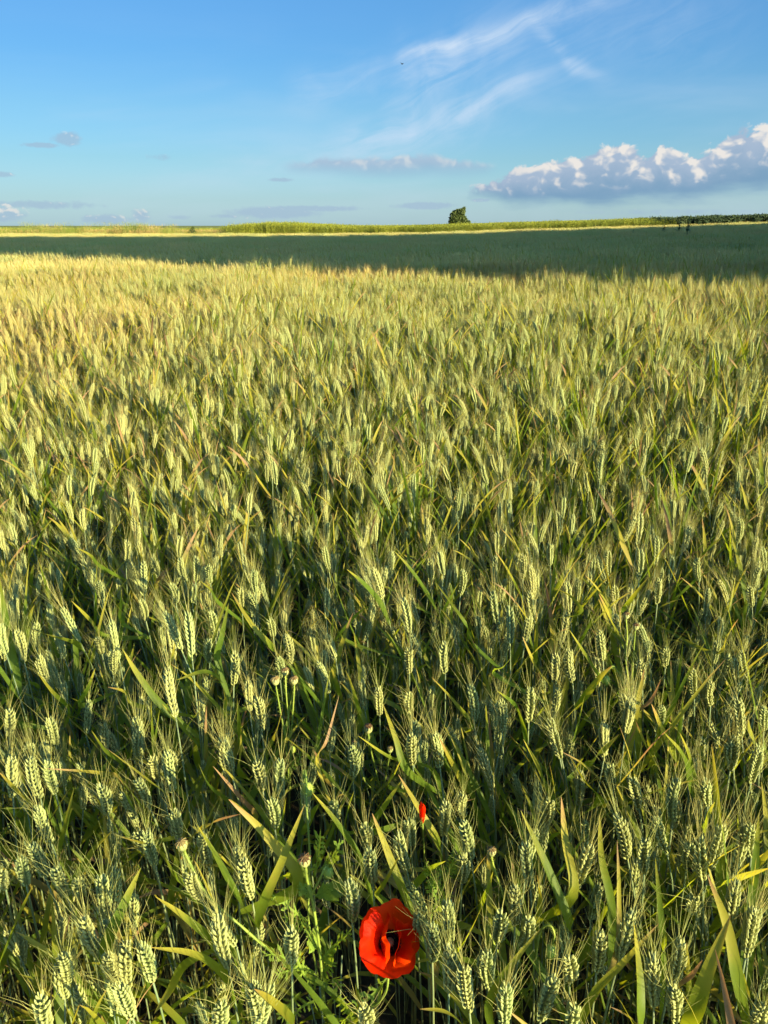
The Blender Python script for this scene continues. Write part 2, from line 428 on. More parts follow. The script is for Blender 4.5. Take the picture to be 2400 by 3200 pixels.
M['grass'] = plain('verge_grass', (0.15, 0.20, 0.035), (0.30, 0.31, 0.06), 1.6, 0.6, 0.25)
M['strw'] = plain('dry_grass', (0.42, 0.25, 0.09), (0.46, 0.34, 0.13), 0.7, 0.6, 0.2)
M['tree'] = plain('tree_leaf', (0.045, 0.08, 0.02), (0.09, 0.12, 0.03), 1.2, 0.6, 0.2)
M['bark'] = plain('bark', (0.09, 0.065, 0.045), (0.16, 0.12, 0.085), 12, 0.9)
M['weed'] = plain('dark_weed', (0.12, 0.17, 0.07), (0.15, 0.21, 0.08), 30, 0.6, 0.15)
M['pstem'] = plain('poppy_stem', (0.26, 0.36, 0.06), (0.38, 0.46, 0.08), 60, 0.5, 0.15)
M['pleaf'] = plain('poppy_leaf', (0.18, 0.30, 0.05), (0.28, 0.40, 0.06), 40, 0.5, 0.4, (0.50, 0.64, 0.04))
M['pod'] = plain('poppy_pod', (0.33, 0.38, 0.13), (0.42, 0.42, 0.16), 150, 0.5)
M['podcap'] = plain('poppy_pod_cap', (0.14, 0.07, 0.025), (0.34, 0.26, 0.09), 300, 0.6)
M['bud'] = plain('poppy_bud', (0.34, 0.46, 0.07), (0.44, 0.54, 0.09), 150, 0.5)
M['black'] = plain('poppy_anther', (0.008, 0.006, 0.010), (0.02, 0.012, 0.02), 300, 0.8)
m, g = mat('poppy_petal'); P, rn, t, pa = common(g)
n = g.noise(P, 60, 4, 0.6)
c = g.mix(g.ss(n, 0.3, 0.7), (0.95, 0.022, 0.003), (0.98, 0.038, 0.003))
bl = g.ss(t + (n - 0.5) * 0.10, 0.33, 0.24)        # the dark blotch at the petal's base
c = g.mix(bl, c, (0.012, 0.003, 0.006))
tcl = g.mix(bl, (0.98, 0.080, 0.004), (0.01, 0.002, 0.003))
finish(g, c, 0.5, 0.58, tcl, 0.10, (g.noise(P, 350, 2, 0.5), 0.25, 0.002)); M['petal'] = m
M['bird'] = plain('bird_feather', (0.01, 0.01, 0.01), (0.03, 0.03, 0.03), 20, 0.8)

def tag(o, label=None, cat=None, group=None, kind=None):
    if label: o['label'] = label
    if cat: o['category'] = cat
    if group: o['group'] = group
    if kind: o['kind'] = kind
    return o
def empty(name, loc):
    o = bpy.data.objects.new(name, None); col.objects.link(o); o.location = loc; o.empty_display_size = 0.05; return o

# ------------------------------------------------------------------ ground
xs = sorted(set([-6000, -2500, -1000, -500, -250, -120] + list(range(-70, 71, 5)) + [120, 250, 500, 1000, 2500, 6000]))
ys = sorted(set([-3000, -800, -200, -60] + list(range(-20, 121, 5)) + [160, 250, 500, 1000, 2500, 8000]))
mb = MB()
vs = [Vector((x, y, zt(x, y) if x < 500 else zt(500, y))) for y in ys for x in xs]
fs = [(j * len(xs) + i, j * len(xs) + i + 1, (j + 1) * len(xs) + i + 1, (j + 1) * len(xs) + i) for j in range(len(ys) - 1) for i in range(len(xs) - 1)]
mb.add(vs, fs, [0] * len(vs))
tag(mb.obj('ground', M['soil']), kind='structure')

# ------------------------------------------------------------------ wheat plants
def leafshape(mb, p0, az_, length, width, rise, droop, segs=9, dry=False):
    h = Vector((math.cos(az_), math.sin(az_), 0)); z = Vector((0, 0, 1))
    p1 = p0 + (h * 0.20 + z * 0.30) * length * rise
    p2 = p0 + h * length * (0.45) + z * length * (0.62 * rise - droop * 0.15)
    p3 = p0 + h * length * (0.72) + z * length * (0.85 * rise - droop)
    pts = bez(p0, p1, p2, p3, segs)
    blade(mb, pts, width, up=(z * 0.6 - h * 0.8), twist=rnd.uniform(-1.2, 1.2), fold=0.22, wob=0.04)
def lean_dir():
    # blades mostly comb over towards the left
    return rnd.gauss(math.pi, 0.75) if rnd.random() < 0.62 else rnd.uniform(0, 6.283)
def plant_parts(lod, H=0.74):
    """returns {part: MB}; ear base stands at height H on a stem rooted at the origin"""
    P_ = {'stem': MB(), 'ear': MB(), 'awns': MB(), 'leaves': []}
    ln = Vector((rnd.gauss(-0.02, 0.03), rnd.gauss(0, 0.03), 0))
    top = Vector((ln.x, ln.y, H))
    st = bez(Vector((0, 0, 0)), Vector((0, 0, H * 0.4)), Vector((ln.x * 0.5, ln.y * 0.5, H * 0.75)), top, 6 if lod == 0 else 3)
    tube(P_['stem'], st, lambda q: 0.0019 - 0.0006 * q, 5 if lod == 0 else 3)
    L = rnd.uniform(0.060, 0.096)
    tip = top + (Vector((ln.x * 2.5 + rnd.gauss(0, 0.12), ln.y * 2.5 + rnd.gauss(0, 0.12), 1)).normalized()) * L
    ear(P_['ear'], P_['awns'], top, tip, lod)
    hs = [rnd.uniform(0.05, 0.14), rnd.uniform(0.22, 0.34), rnd.uniform(0.38, 0.5)]
    for k, dh in enumerate(hs):
        b = MB(); zz = H - dh; q = zz / H
        p0 = Vector((ln.x * q * q, ln.y * q * q, zz))
        if k == 0: leafshape(b, p0, lean_dir(), rnd.uniform(0.14, 0.23), rnd.uniform(0.011, 0.017), rnd.uniform(0.9, 1.35), rnd.uniform(-0.05, 0.25), 9 if lod == 0 else 5)
        elif k == 1: leafshape(b, p0, lean_dir(), rnd.uniform(0.20, 0.30), rnd.uniform(0.011, 0.016), rnd.uniform(0.7, 1.1), rnd.uniform(0.1, 0.5), 9 if lod == 0 else 5)
        else: leafshape(b, p0, rnd.uniform(0, 6.28), rnd.uniform(0.18, 0.28), rnd.uniform(0.008, 0.012), rnd.uniform(0.3, 0.8), rnd.uniform(0.4, 0.9), 7 if lod == 0 else 4)
        P_['leaves'].append(b)
    # a narrow upright blade beside the ear, and a lower one
    b = MB(); leafshape(b, Vector((ln.x * .7, ln.y * .7, H - rnd.uniform(0.06, 0.16))), lean_dir(), rnd.uniform(0.12, 0.2), rnd.uniform(0.007, 0.011), rnd.uniform(1.3, 1.9), 0.0, 7 if lod == 0 else 4); P_['leaves'].append(b)
    b = MB(); leafshape(b, Vector((0, 0, H - rnd.uniform(0.3, 0.42))), rnd.uniform(0, 6.28), rnd.uniform(0.22, 0.3), 0.014, 0.8, 0.5, 5); P_['leaves'].append(b)
    # younger stems of the same plant that carry no ear yet
    for _ in range(2):
        q = rnd.uniform(0, 6.28); r_ = rnd.uniform(0.015, 0.03)
        tube(P_['stem'], [Vector((0, 0, 0)), Vector((math.cos(q) * r_, math.sin(q) * r_, H * .4)), Vector((math.cos(q) * r_ * 1.6, math.sin(q) * r_ * 1.6, H * rnd.uniform(.6, .78)))], 0.0017, 4 if lod == 0 else 3)
    return P_
def joined(P_, name):
    mb = MB(); mats = [M['ear'], M['awn'], M['stem'], M['leaf'], M['dry']]
    def put(b, k):
        mb.cur = k; mb.add(b.v, b.f, b.t)
    put(P_['ear'], 0); put(P_['awns'], 1); put(P_['stem'], 2)
    for k, b in enumerate(P_['leaves']): put(b, 4 if k == 2 or rnd.random() < 0.12 else 3)
    return mb.obj(name, mats, link=False)
src = bpy.data.collections.new('wheat_sources')          # not linked to the scene: sources of the uncounted crop
NA, NB_, NC = 12, 12, 8
protoA = [plant_parts(0) for _ in range(NA)]
for k, P_ in enumerate(protoA): src.objects.link(joined(P_, 'a%02d' % k))
for k in range(NB_): src.objects.link(joined(plant_parts(1), 'b%02d' % k))
def far_clump(name):
    mb = MB(); mats = [M['ear'], M['awn'], M['stem'], M['leaf'], M['dry']]
    for i in range(190):
        x, y = rnd.uniform(-0.5, 0.5), rnd.uniform(-0.5, 0.5)
        H = 0.74 + rnd.gauss(0, 0.045) + (0.05 if rnd.random() < 0.04 else 0)
        p0 = Vector((x, y, H)); d = (Vector((rnd.gauss(-0.08, 0.13), rnd.gauss(0, 0.13), 1))).normalized(); L = rnd.uniform(0.075, 0.10)
        mb.cur = 0; husk(mb, p0, d, Vector((1, 0, 0)), L, 0.0038, 0.0038, 4, ((0, .5), (.35, 1), (.8, .75), (1, .2)))
        mb.cur = 1
        for k in range(4):
            s0 = p0 + d * L * rnd.uniform(0.3, 0.95); a = (d + rv(0.28)).normalized()
            s = a.cross(Vector((0, 1, 0.1))).normalized() * 0.0016
            mb.add([s0 - s, s0 + s, s0 + a * 0.065], [(0, 1, 2)], [0, 0, 1])
        mb.cur = 2
        mb.add([p0 + Vector((-0.0018, 0, 0)), p0 + Vector((0.0018, 0, 0)), Vector((x + 0.002, y, 0.25)), Vector((x - 0.002, y, 0.25))], [(0, 1, 2, 3)], [1, 1, 0.3, 0.3])
        mb.cur = 3 if rnd.random() < 0.72 else 4
        leafshape(mb, Vector((x, y, H - rnd.uniform(0.06, 0.2))), lean_dir(), rnd.uniform(0.14, 0.22), 0.010, rnd.uniform(0.9, 1.6), rnd.uniform(-0.05, 0.25), 3)
        if i % 2: leafshape(mb, Vector((x, y, H - 0.3)), lean_dir(), 0.25, 0.014, 1, 0.4, 3)
    return mb.obj(name, mats, link=False)
for k in range(NC): src.objects.link(far_clump('c%02d' % k))

# ears as they stand in the photograph (crop id, base, tip); crops map to photo pixels
CROP = {5: (0, 2300, .4822), 4: (700, 2300, .4822), 6: (1500, 2300, .5425), 7: (0, 1700, .7233), 8: (1200, 1700, .7233)}
EARS = {
 5: "85,400,75,130 262,400,200,130 360,370,305,150 335,700,240,460 290,910,190,700 435,1040,365,850 690,1175,655,900 660,1450,545,1165 775,1600,700,1420 830,1620,825,1320 990,1590,910,1350 860,1830,770,1610 310,1900,265,1670 700,510,640,310 965,450,880,285 905,150,905,-60 1120,370,1085,100 1020,280,995,130 1500,250,1430,20 1005,830,950,610 960,760,890,620 1160,660,1115,490 1540,960,1525,720 1630,1050,1575,790 1350,840,1310,640 1310,1060,1240,890 1480,1500,1410,1150 170,960,130,790 35,980,10,860 530,1030,505,920 1670,1780,1620,1600 1430,1900,1430,1720 440,1590,405,1430",
 4: "30,260,5,20 250,350,205,160 330,600,300,410 375,400,370,150 440,1480,440,1240 230,1840,170,1610 830,1200,800,930 930,740,905,580 965,950,950,720 1185,870,1130,620 1210,720,1190,550 740,520,715,430 835,270,820,60 1225,190,1220,-20 1400,210,1370,-20 1420,640,1440,420 1550,520,1550,380 1600,800,1550,540 1540,950,1545,780 1350,1460,1340,1210 1455,1650,1450,1340 1470,1330,1440,1070 1590,1780,1550,1490 910,1900,900,1750 1290,1270,1255,1160",
 6: "290,880,265,610 545,885,640,620 850,710,785,450 945,790,955,590 915,420,870,240 765,310,750,165 460,130,415,-40 1110,490,1140,240 1310,400,1310,280 1075,670,1020,470 1280,830,1265,580 1325,770,1395,510 1560,690,1565,510 1560,270,1610,80 1440,200,1470,0 670,1360,690,1130 515,1400,510,1270 800,1290,880,1000 240,1200,280,1050 350,1640,440,1390 1120,1640,1110,1450 1000,1560,1000,1250 1090,1450,1155,1170 545,1700,545,1560 1440,1100,1480,830 1530,1270,1580,990 1245,1030,1240,930 50,1450,45,1240 140,1670,150,1440 1600,1700,1640,1550 200,1080,205,860 100,1180,125,1000 390,500,400,370 1190,760,1210,620",
 7: "345,420,265,270 160,440,160,340 490,560,490,460 515,500,470,270 440,470,425,405 785,460,705,290 830,490,810,290 905,510,905,410 930,400,910,290 1010,610,1015,460 1255,520,1235,390 1180,400,1165,320 1210,580,1200,490 760,750,725,530 610,920,585,745 240,870,210,750 1130,810,1110,660 1000,960,960,830 745,980,725,900 105,510,70,370 210,600,170,480 545,80,545,-20 440,240,430,160 800,160,780,60 845,160,845,50 910,170,905,90 1105,210,1100,110 1045,270,1040,190 760,260,735,170 630,330,605,240 20,500,10,390 1655,240,1610,100 1640,740,1635,620 1420,110,1400,10 140,980,130,860 60,1000,45,910 40,830,40,710",
 8: "110,390,80,230 110,560,110,450 545,440,540,240 605,450,630,310 490,350,470,200 655,240,655,130 600,150,600,40 970,130,970,30 1100,150,1105,20 1180,260,1190,150 990,270,995,180 265,560,265,420 735,600,740,470 815,600,800,450 945,500,930,370 1115,610,1105,500 1340,660,1335,540 1410,700,1415,590 765,920,720,750 390,770,370,610 510,810,500,670 625,770,630,620 130,940,125,760 115,730,110,640 240,960,215,820 1545,830,1525,660 1640,800,1640,700 1620,980,1620,870 1510,960,1500,850 1035,780,1025,650 1215,530,1220,450 330,220,340,110 205,160,200,60 1360,160,1355,60 1590,270,1580,180"}
LEAVES = {  # base, middle, tip, width mm (negative: dry)
 5: "360,830,430,560,482,330,13 450,1000,590,760,722,620,13 680,1400,790,1120,912,855,19 1400,1380,1200,1180,1005,1040,15 1450,1560,1270,1420,975,1370,15 1560,1080,1400,780,1280,580,14 1105,410,950,280,690,80,11 965,240,1000,100,1010,-20,15 880,490,830,410,810,350,10 780,280,650,240,290,210,-10 1130,900,1020,740,790,655,12 1500,440,1360,330,1285,180,15 1659,520,1560,400,1380,195,-11 1680,620,1590,500,1490,410,12 -20,1520,100,1200,215,965,20 215,460,130,380,-10,230,15 1240,650,1380,560,1560,505,-11 320,1660,380,1450,465,1130,-8 580,1890,640,1740,690,1645,14 460,1890,490,1800,515,1740,12 940,1380,900,1250,855,1070,12 960,1700,930,1550,905,1450,16 1200,1480,1100,1650,1000,1800,14",
 4: "480,960,270,640,30,410,20 245,1110,380,800,520,450,17 880,800,730,560,570,365,14 780,620,800,480,842,360,10 1390,700,1280,500,1130,250,15 640,230,520,110,400,10,12 1580,350,1480,180,1390,0,12 1360,230,1100,150,870,0,11 950,620,1040,450,1150,290,15 940,1080,1040,950,1140,770,9 340,650,380,520,402,400,10 445,1850,330,1740,195,1640,22 1540,1870,1430,1790,1270,1770,13 882,1890,870,1740,850,1600,8 1210,1000,1330,870,1440,810,14 1500,1400,1590,1270,1670,1110,12 110,250,112,100,110,-10,15 1130,930,1040,700,960,500,14 1065,330,1110,230,1150,150,10",
 6: "520,1090,380,740,235,430,18 530,920,490,600,468,350,18 325,1100,345,950,330,800,16 760,1010,700,700,690,450,14 785,1250,800,900,790,600,-9 1060,1260,1035,960,1010,700,11 1480,1380,1420,1080,1310,800,18 1230,1600,1320,1340,1445,1030,24 930,1690,920,1400,885,1070,18 640,1510,830,1300,1030,1080,11 50,1570,160,1350,350,1110,13 -10,1000,40,890,75,780,15 1270,930,1440,840,1670,760,20 1240,340,1180,130,1060,-20,20 1245,250,1200,100,1150,-20,11 715,290,600,170,470,90,-13 690,380,600,260,520,120,19 610,170,700,90,800,-10,16 390,310,330,170,250,20,13 445,400,420,260,400,160,10 1285,550,1310,460,1352,380,21 1210,1510,1200,1350,1190,1190,9 1125,1470,1210,1390,1282,1290,-10 890,1670,840,1610,750,1560,-10 1535,970,1570,850,1592,700,12",
 7: "345,440,230,400,98,360,15 455,400,390,330,308,245,17 528,340,525,250,525,190,11 965,600,890,552,762,588,17 940,510,958,400,988,255,18 1180,450,1090,350,1000,210,17 700,700,600,570,530,455,17 880,910,800,810,700,690,17 640,980,670,850,690,715,15 1040,900,1035,790,1025,665,15 1145,915,1190,820,1222,705,15 8,750,40,640,62,530,15 300,720,230,640,165,560,13 345,700,380,620,412,535,12 735,540,745,490,755,425,11 940,250,910,200,865,160,14 1640,250,1570,170,1497,108,18 430,95,390,50,335,18,14 1500,420,1440,320,1395,255,13 595,700,540,640,465,618,11 1370,950,1410,850,1465,655,-9 995,730,975,670,965,620,12 520,970,450,890,395,805,12 1180,640,1150,590,1095,550,13",
 8: "388,800,300,680,205,575,17 605,790,570,700,490,635,14 722,640,660,540,598,400,16 805,900,840,780,867,655,17 875,650,930,580,985,525,17 1040,275,1090,210,1148,138,14 920,560,870,480,800,370,17 1015,400,970,300,928,215,14 480,565,515,530,552,488,11 1290,960,1210,820,1155,690,21 1155,960,1120,850,1088,765,14 1075,745,1150,680,1197,585,-11 1425,475,1480,400,1532,322,14 1605,880,1580,800,1575,758,12 562,165,520,90,478,28,13 100,980,50,840,-5,690,15 390,440,350,340,222,165,14 845,305,810,230,728,188,13"}
def nums(s): return [[float(a) for a in q.split(',')] for q in s.split()]
heroes = []
for c_, s in EARS.items():
    ox, oy, k = CROP[c_]
    for bx, by, tx, ty in nums(s):
        B = (ox + bx * k, oy + by * k); T = (ox + tx * k, oy + ty * k)
        best = None
        for i in range(30):                      # choose the height at which the ear has its real length
            zb = 0.56 + 0.009 * i
            p0 = at_z(B[0], B[1], zb); dr = ray(*T); L = 0.084
            oc = CAM - p0; b_ = oc.dot(dr); disc = b_ * b_ - (oc.length_squared - L * L)
            if disc < 0:
                tt = -b_; p1 = CAM + dr * tt; p1 = p0 + (p1 - p0).normalized() * L; pen = 0.4
            else:
                cand = [CAM + dr * (-b_ + q * math.sqrt(disc)) for q in (-1, 1)]
                p1 = max(cand, key=lambda q: q.z); pen = 0
            up = (p1 - p0).normalized().z
            sc_ = up - pen - abs(zb - 0.735) * 1.6
            if best is None or sc_ > best[0]: best = (sc_, p0.copy(), p1.copy())
        heroes.append((best[1], best[2], []))
for c_, s in LEAVES.items():
    ox, oy, k = CROP[c_]
    for q in nums(s):
        P3 = [(ox + q[i] * k, oy + q[i + 1] * k) for i in (0, 2, 4)]; wd = q[6]
        tip = at_z(P3[2][0], P3[2][1], 0.84); best = None
        for i in range(40):
            zb = 0.46 + i * 0.01
            b0 = at_z(P3[0][0], P3[0][1], zb); v = tip - b0
            ang = math.degrees(math.atan2(v.z, math.hypot(v.x, v.y)))
            e = abs(ang - 52) / 52 + max(0, v.length - 0.26) * 8 + max(0, 0.13 - v.length) * 4
            if best is None or e < best[0]: best = (e, b0)
        b0 = best[1]; mid = at_z(P3[1][0], P3[1][1], b0.z + (tip.z - b0.z) * 0.56)
        # the nearest stalk carries it
        def dist(h):
            st = h[0]; return math.hypot(st.x - b0.x, st.y - b0.y) + 0.03 * len(h[2])
        h = min(heroes, key=dist); h[2].append((b0, mid, tip, wd))
wheat_label = 'green bearded wheat plant with a full pale ear, in the front of the field'
GROUP = 'wheat plants at the front of the field'
taken = []
def stemroot(p0, p1):
    d = (p1 - p0).normalized(); r = Vector((p0.x - d.x * 0.35 * p0.z, p0.y - d.y * 0.35 * p0.z, 0))
    r.z = zt(r.x, r.y) - 0.01; return r
for (p0, p1, lv) in heroes:
    root = stemroot(p0, p1); o = empty('wheat_plant', root)
    tag(o, wheat_label, 'wheat', GROUP)
    a, b = p0 - root, p1 - root; d = (b - a).normalized()
    e, w_ = MB(), MB(); ear(e, w_, a, b, 0)
    eo = e.obj('ear', M['ear'], o); w_.obj('awns', M['awn'], eo)
    s = MB(); st = bez(Vector((0, 0, 0)), Vector((0, 0, a.z * 0.4)), a - d * 0.16, a, 8)
    tube(s, st, lambda q: 0.0021 - 0.0008 * q, 6); s.obj('stem', M['stem'], o)
    for (b0, mid, tip, wd) in lv:
        l0, l1, l2 = b0 - root, mid - root, tip - root
        zq = max(0.15, min(l0.z - 0.05, a.z - 0.08))
        s0 = min(st, key=lambda p: abs(p.z - zq))
        lb = MB(); full = spline([s0, l0, l1, l2], 5)
        view = (CAM - mid).normalized()
        up = (view * 0.8 + Vector((rnd.gauss(0.25, 0.4), rnd.gauss(0, 0.4), 0.5))).normalized()
        blade(lb, full, abs(wd) / 1000 * 0.82, up=up, fold=0.2, base=0.3, tip=2.4, wob=0.03, twist=rnd.uniform(-0.3, 0.3))
        lb.obj('leaf', M['dry'] if wd < 0 else M['leaf'], o)
    for k in range(2 if not lv else 1):
        lb = MB(); zz = a.z - (rnd.uniform(0.2, 0.5) if k == 0 else rnd.uniform(0.12, 0.2)); s0 = min(st, key=lambda p: abs(p.z - zz))
        leafshape(lb, s0, lean_dir(), rnd.uniform(0.15, 0.26), rnd.uniform(0.010, 0.014), rnd.uniform(0.6, 1.0), rnd.uniform(0.1, 0.5))
        lb.obj('leaf', M['dry'] if k == 0 and rnd.random() < 0.5 else M['leaf'], o)
    taken.append((root.x, root.y))
NH = len(heroes)
# the remaining stalks nearest the camera: copies of prototypes with their parts
proto_me = []
for P_ in protoA:
    proto_me.append((P_['ear'].mesh('ear', [M['ear']]), P_['awns'].mesh('awns', [M['awn']]), P_['stem'].mesh('stem', [M['stem']]),
                     [b.mesh('leaf', [M['dry'] if k == 2 else M['leaf']]) for k, b in enumerate(P_['leaves'])]))
def inframe(x, y, z, mx=60):
    if y < 0.2: return False
    a, b = project((x, y, z)); return -mx < a < 2400 + mx and b < 3200 + mx
CLEAR = [(1075, 1355, 2760, 3110, .80), (830, 1100, 2640, 3140, .74), (930, 1000, 2380, 2760, .9), (1275, 1360, 2470, 2610, 1.1), (1640, 1760, 2860, 3060, .68), (1500, 1600, 2640, 2860, .85),
         (840, 940, 2080, 2300, 1.35), (1095, 1235, 2250, 2450, 1.15), (1330, 1440, 2620, 2880, .78), (540, 640, 2620, 2800, .9), (1880, 1990, 1920, 2160, 1.4)]
def blocked(x, y, h=0.75):
    """keep the poppies and the other tall weeds clear of stalks that would stand in front of them"""
    for z in (0.5, 0.58, 0.66, 0.74, 0.82):
        a, b = project((x, y, z))
        for (x0, x1, y0, y1, ym) in CLEAR:
            if x0 < a < x1 and y0 < b < y1 and y < ym: return True
    return False
cand = []
tries = 0
while len(cand) < 6000 and tries < 60000:
    tries += 1
    y = rnd.uniform(0.22, 4.4); x = rnd.uniform(-3.2, 3.6)
    if abs(x) > 0.56 * y + 0.9 + (0.6 if x > 0 else 0): continue
    if rnd.random() > 0.9: continue
    if any((x - a) ** 2 + (y - b) ** 2 < 0.018 ** 2 for a, b in taken): continue
    cand.append((x, y))
front = [c_ for c_ in cand if inframe(c_[0], c_[1], 0.68) and not blocked(*c_)]
front.sort(key=lambda c_: (c_[0] ** 2 + c_[1] ** 2))
front = front[::2][:300 - NH] if NH < 300 else []
fset = set(front)
def near_h(x, y):
    """ear-base height near the camera; the shorter stalks stand between the tall ones"""
    if -0.28 < x < 0.36 and 0.2 < y < 0.72: return 0.44 + rnd.gauss(0, 0.03)
    base_ = 0.60 if y < 2.0 else 0.60 + 0.11 * min(1, (y - 2.0) / 2.0)
    return base_ + rnd.gauss(0, 0.06)
for (x, y) in front:
    em, am, sm, lm = proto_me[rnd.randrange(NA)]
    o = empty('wheat_plant', (x, y, zt(x, y))); tag(o, wheat_label, 'wheat', GROUP)
    s = near_h(x, y) / 0.74; o.rotation_euler = (rnd.gauss(0, 0.06), rnd.gauss(-0.02, 0.06), rnd.gauss(0, 0.9)); o.scale = (s, s, s)
    eo = bpy.data.objects.new('ear', em); col.objects.link(eo); eo.parent = o
    ao = bpy.data.objects.new('awns', am); col.objects.link(ao); ao.parent = eo
    q = bpy.data.objects.new('stem', sm); col.objects.link(q); q.parent = o
    for l_ in lm:
        q = bpy.data.objects.new('leaf', l_); col.objects.link(q); q.parent = o

# ------------------------------------------------------------------ the uncounted rest of the crops: points + instances
def scatter(name, pts, coll, mats=()):
    me = bpy.data.meshes.new(name); me.from_pydata([p[0] for p in pts], [], [])
    a = me.attributes.new('rot', 'FLOAT_VECTOR', 'POINT'); a.data.foreach_set('vector', [c for p in pts for c in p[1]])
    a = me.attributes.new('scl', 'FLOAT_VECTOR', 'POINT'); a.data.foreach_set('vector', [c for p in pts for c in p[2]])
    a = me.attributes.new('idx', 'INT', 'POINT'); a.data.foreach_set('value', [p[3] for p in pts])
    o = bpy.data.objects.new(name, me); col.objects.link(o)
    nt = bpy.data.node_groups.new(name + '_scatter', 'GeometryNodeTree')
    nt.interface.new_socket('Geometry', in_out='INPUT', socket_type='NodeSocketGeometry')
    nt.interface.new_socket('Geometry', in_out='OUTPUT', socket_type='NodeSocketGeometry')
    gi = nt.nodes.new('NodeGroupInput'); go = nt.nodes.new('NodeGroupOutput')
    ci = nt.nodes.new('GeometryNodeCollectionInfo'); ci.inputs['Collection'].default_value = coll
    ci.inputs['Separate Children'].default_value = True; ci.inputs['Reset Children'].default_value = True
    ip = nt.nodes.new('GeometryNodeInstanceOnPoints')
    def na(nm, dt):
        n = nt.nodes.new('GeometryNodeInputNamedAttribute'); n.data_type = dt; n.inputs[0].default_value = nm; return n
    er = nt.nodes.new('FunctionNodeEulerToRotation')
    nt.links.new(na('rot', 'FLOAT_VECTOR').outputs[0], er.inputs[0])
    nt.links.new(gi.outputs[0], ip.inputs['Points']); nt.links.new(ci.outputs[0], ip.inputs['Instance'])
    ip.inputs['Pick Instance'].default_value = True
    nt.links.new(na('idx', 'INT').outputs[0], ip.inputs['Instance Index'])
    nt.links.new(er.outputs[0], ip.inputs['Rotation']); nt.links.new(na('scl', 'FLOAT_VECTOR').outputs[0], ip.inputs['Scale'])
    nt.links.new(ip.outputs[0], go.inputs[0])
    md = o.modifiers.new('scatter', 'NODES'); md.node_group = nt
    return o
from mathutils import noise as mn
def hvar(x, y): return 0.075 * mn.noise(Vector((x * 0.8, y * 0.5, 3.3))) + 0.04 * mn.noise(Vector((x * 2.1, y * 2.1, 7.3)))
pts = []
for (x, y) in cand:
    if (x, y) in fset or blocked(x, y, 0.7): continue
    s = near_h(x, y) / 0.74
    pts.append(((x, y, zt(x, y)), (rnd.gauss(0, 0.06), rnd.gauss(-0.02, 0.06), rnd.gauss(0, 0.9)), (s, s, s), rnd.randrange(NA)))
n_b = 0
y = 4.4
while y < 13.0:                                    # single stalks in thin rows
    hw0, hw1 = -(0.56 * y + 1.2), 0.56 * y + 2.4
    step = 0.2
    for _ in range(int((hw1 - hw0) * step * 370)):
        x = rnd.uniform(hw0, hw1); yy = y + rnd.uniform(0, step)
        s = (0.73 + hvar(x, yy) * 1.5 + rnd.gauss(-0.01, 0.062) + (0.05 if rnd.random() < 0.02 else 0)) / 0.74
        pts.append(((x, yy, zt(x, yy)), (rnd.gauss(0, 0.06), rnd.gauss(-0.02, 0.06), rnd.gauss(0, 0.9)), (s, s, s), rnd.randrange(NA) if y < 7.5 else NA + rnd.randrange(NB_)))
    y += step
y = 13.1
while y < 71.5:
    hw = 0.60 * y + 5
    x = -hw
    while x < hw:
        xx = x + rnd.uniform(-0.2, 0.2); yy = y + rnd.uniform(-0.2, 0.2); s = 1 + hvar(xx, yy) * 2.0
        pts.append(((xx, yy, zt(xx, yy)), (0, 0, rnd.choice((0, 1, 2, 3)) * 0.0 + rnd.gauss(0, 0.5)), (1.08, 1.08, s), NA + NB_ + rnd.randrange(NC)))
        x += 0.9
    y += 0.9
# beside the frame, near the camera: the crop goes on there and shades the front
for yy in np.arange(0.7, 13, 0.95):
    for xx in list(np.arange(0.56 * yy + (2.1 if yy < 4.6 else 3.0), 0.56 * yy + 8, 0.95)) + list(-np.arange(0.56 * yy + 1.7, 0.56 * yy + 5, 0.95)):
        pts.append(((xx, yy, zt(xx, yy)), (0, 0, rnd.gauss(0, 0.4)), (1, 1, 1), NA + NB_ + rnd.randrange(NC)))
tag(scatter('wheat_crop', pts, src), 'wide crop of bearded wheat, green to gold, filling the field behind the front stalks', 'wheat crop', kind='stuff')

# far crops
def leafcloud(mb, n, fn, size, mi=0, asp=2.5):
    mb.cur = mi
    for _ in range(n):
        p = fn(); d = rv(1).normalized(); d.z = abs(d.z) * 0.8 + 0.2; a, b = frame(d); s = size * rnd.uniform(0.6, 1.4)
        mb.add([p - a * s / asp, p + d * s * 0.9 * 0.5 + b * s / asp * .4, p + a * s / asp, p + d * s], [(0, 1, 3), (1, 2, 3)], [0, .5, .5, 1])
fsrc = bpy.data.collections.new('crop_sources')
for k in range(4):                                  # rapeseed with pods
    mb = MB()
    for i in range(70):
        x, y_ = rnd.uniform(-.6, .6), rnd.uniform(-.6, .6); h = rnd.gauss(1.42, 0.06)
        for j in range(14):
            z = h - rnd.random() ** 1.4 * 0.9; q = rnd.uniform(0, 6.28); a = Vector((math.cos(q), math.sin(q), rnd.uniform(0.5, 1.5))).normalized()
            p = Vector((x, y_, z)); s = a.cross(Vector((0, 0, 1))).normalized() * 0.012
            mb.add([p - s, p + s, p + a * 0.14], [(0, 1, 2)], [0, 0, 1])
        mb.add([Vector((x - .006, y_, 0)), Vector((x + .006, y_, 0)), Vector((x, y_, h))], [(0, 1, 2)], [0, 0, 1])
    fsrc.objects.link(mb.obj('rape%d' % k, M['rape'], link=False))
for k in range(3):                                  # dark hedge-like crop, cloud shade mixed into its leaf colour
    mb = MB()
    leafcloud(mb, 900, lambda: Vector((rnd.uniform(-.7, .7), rnd.uniform(-.5, .5), rnd.uniform(0.2, 1.5) ** 1.0 + rnd.gauss(0, .05))), 0.16)
    fsrc.objects.link(mb.obj('s_dark%d' % k, M['maize'], link=False))
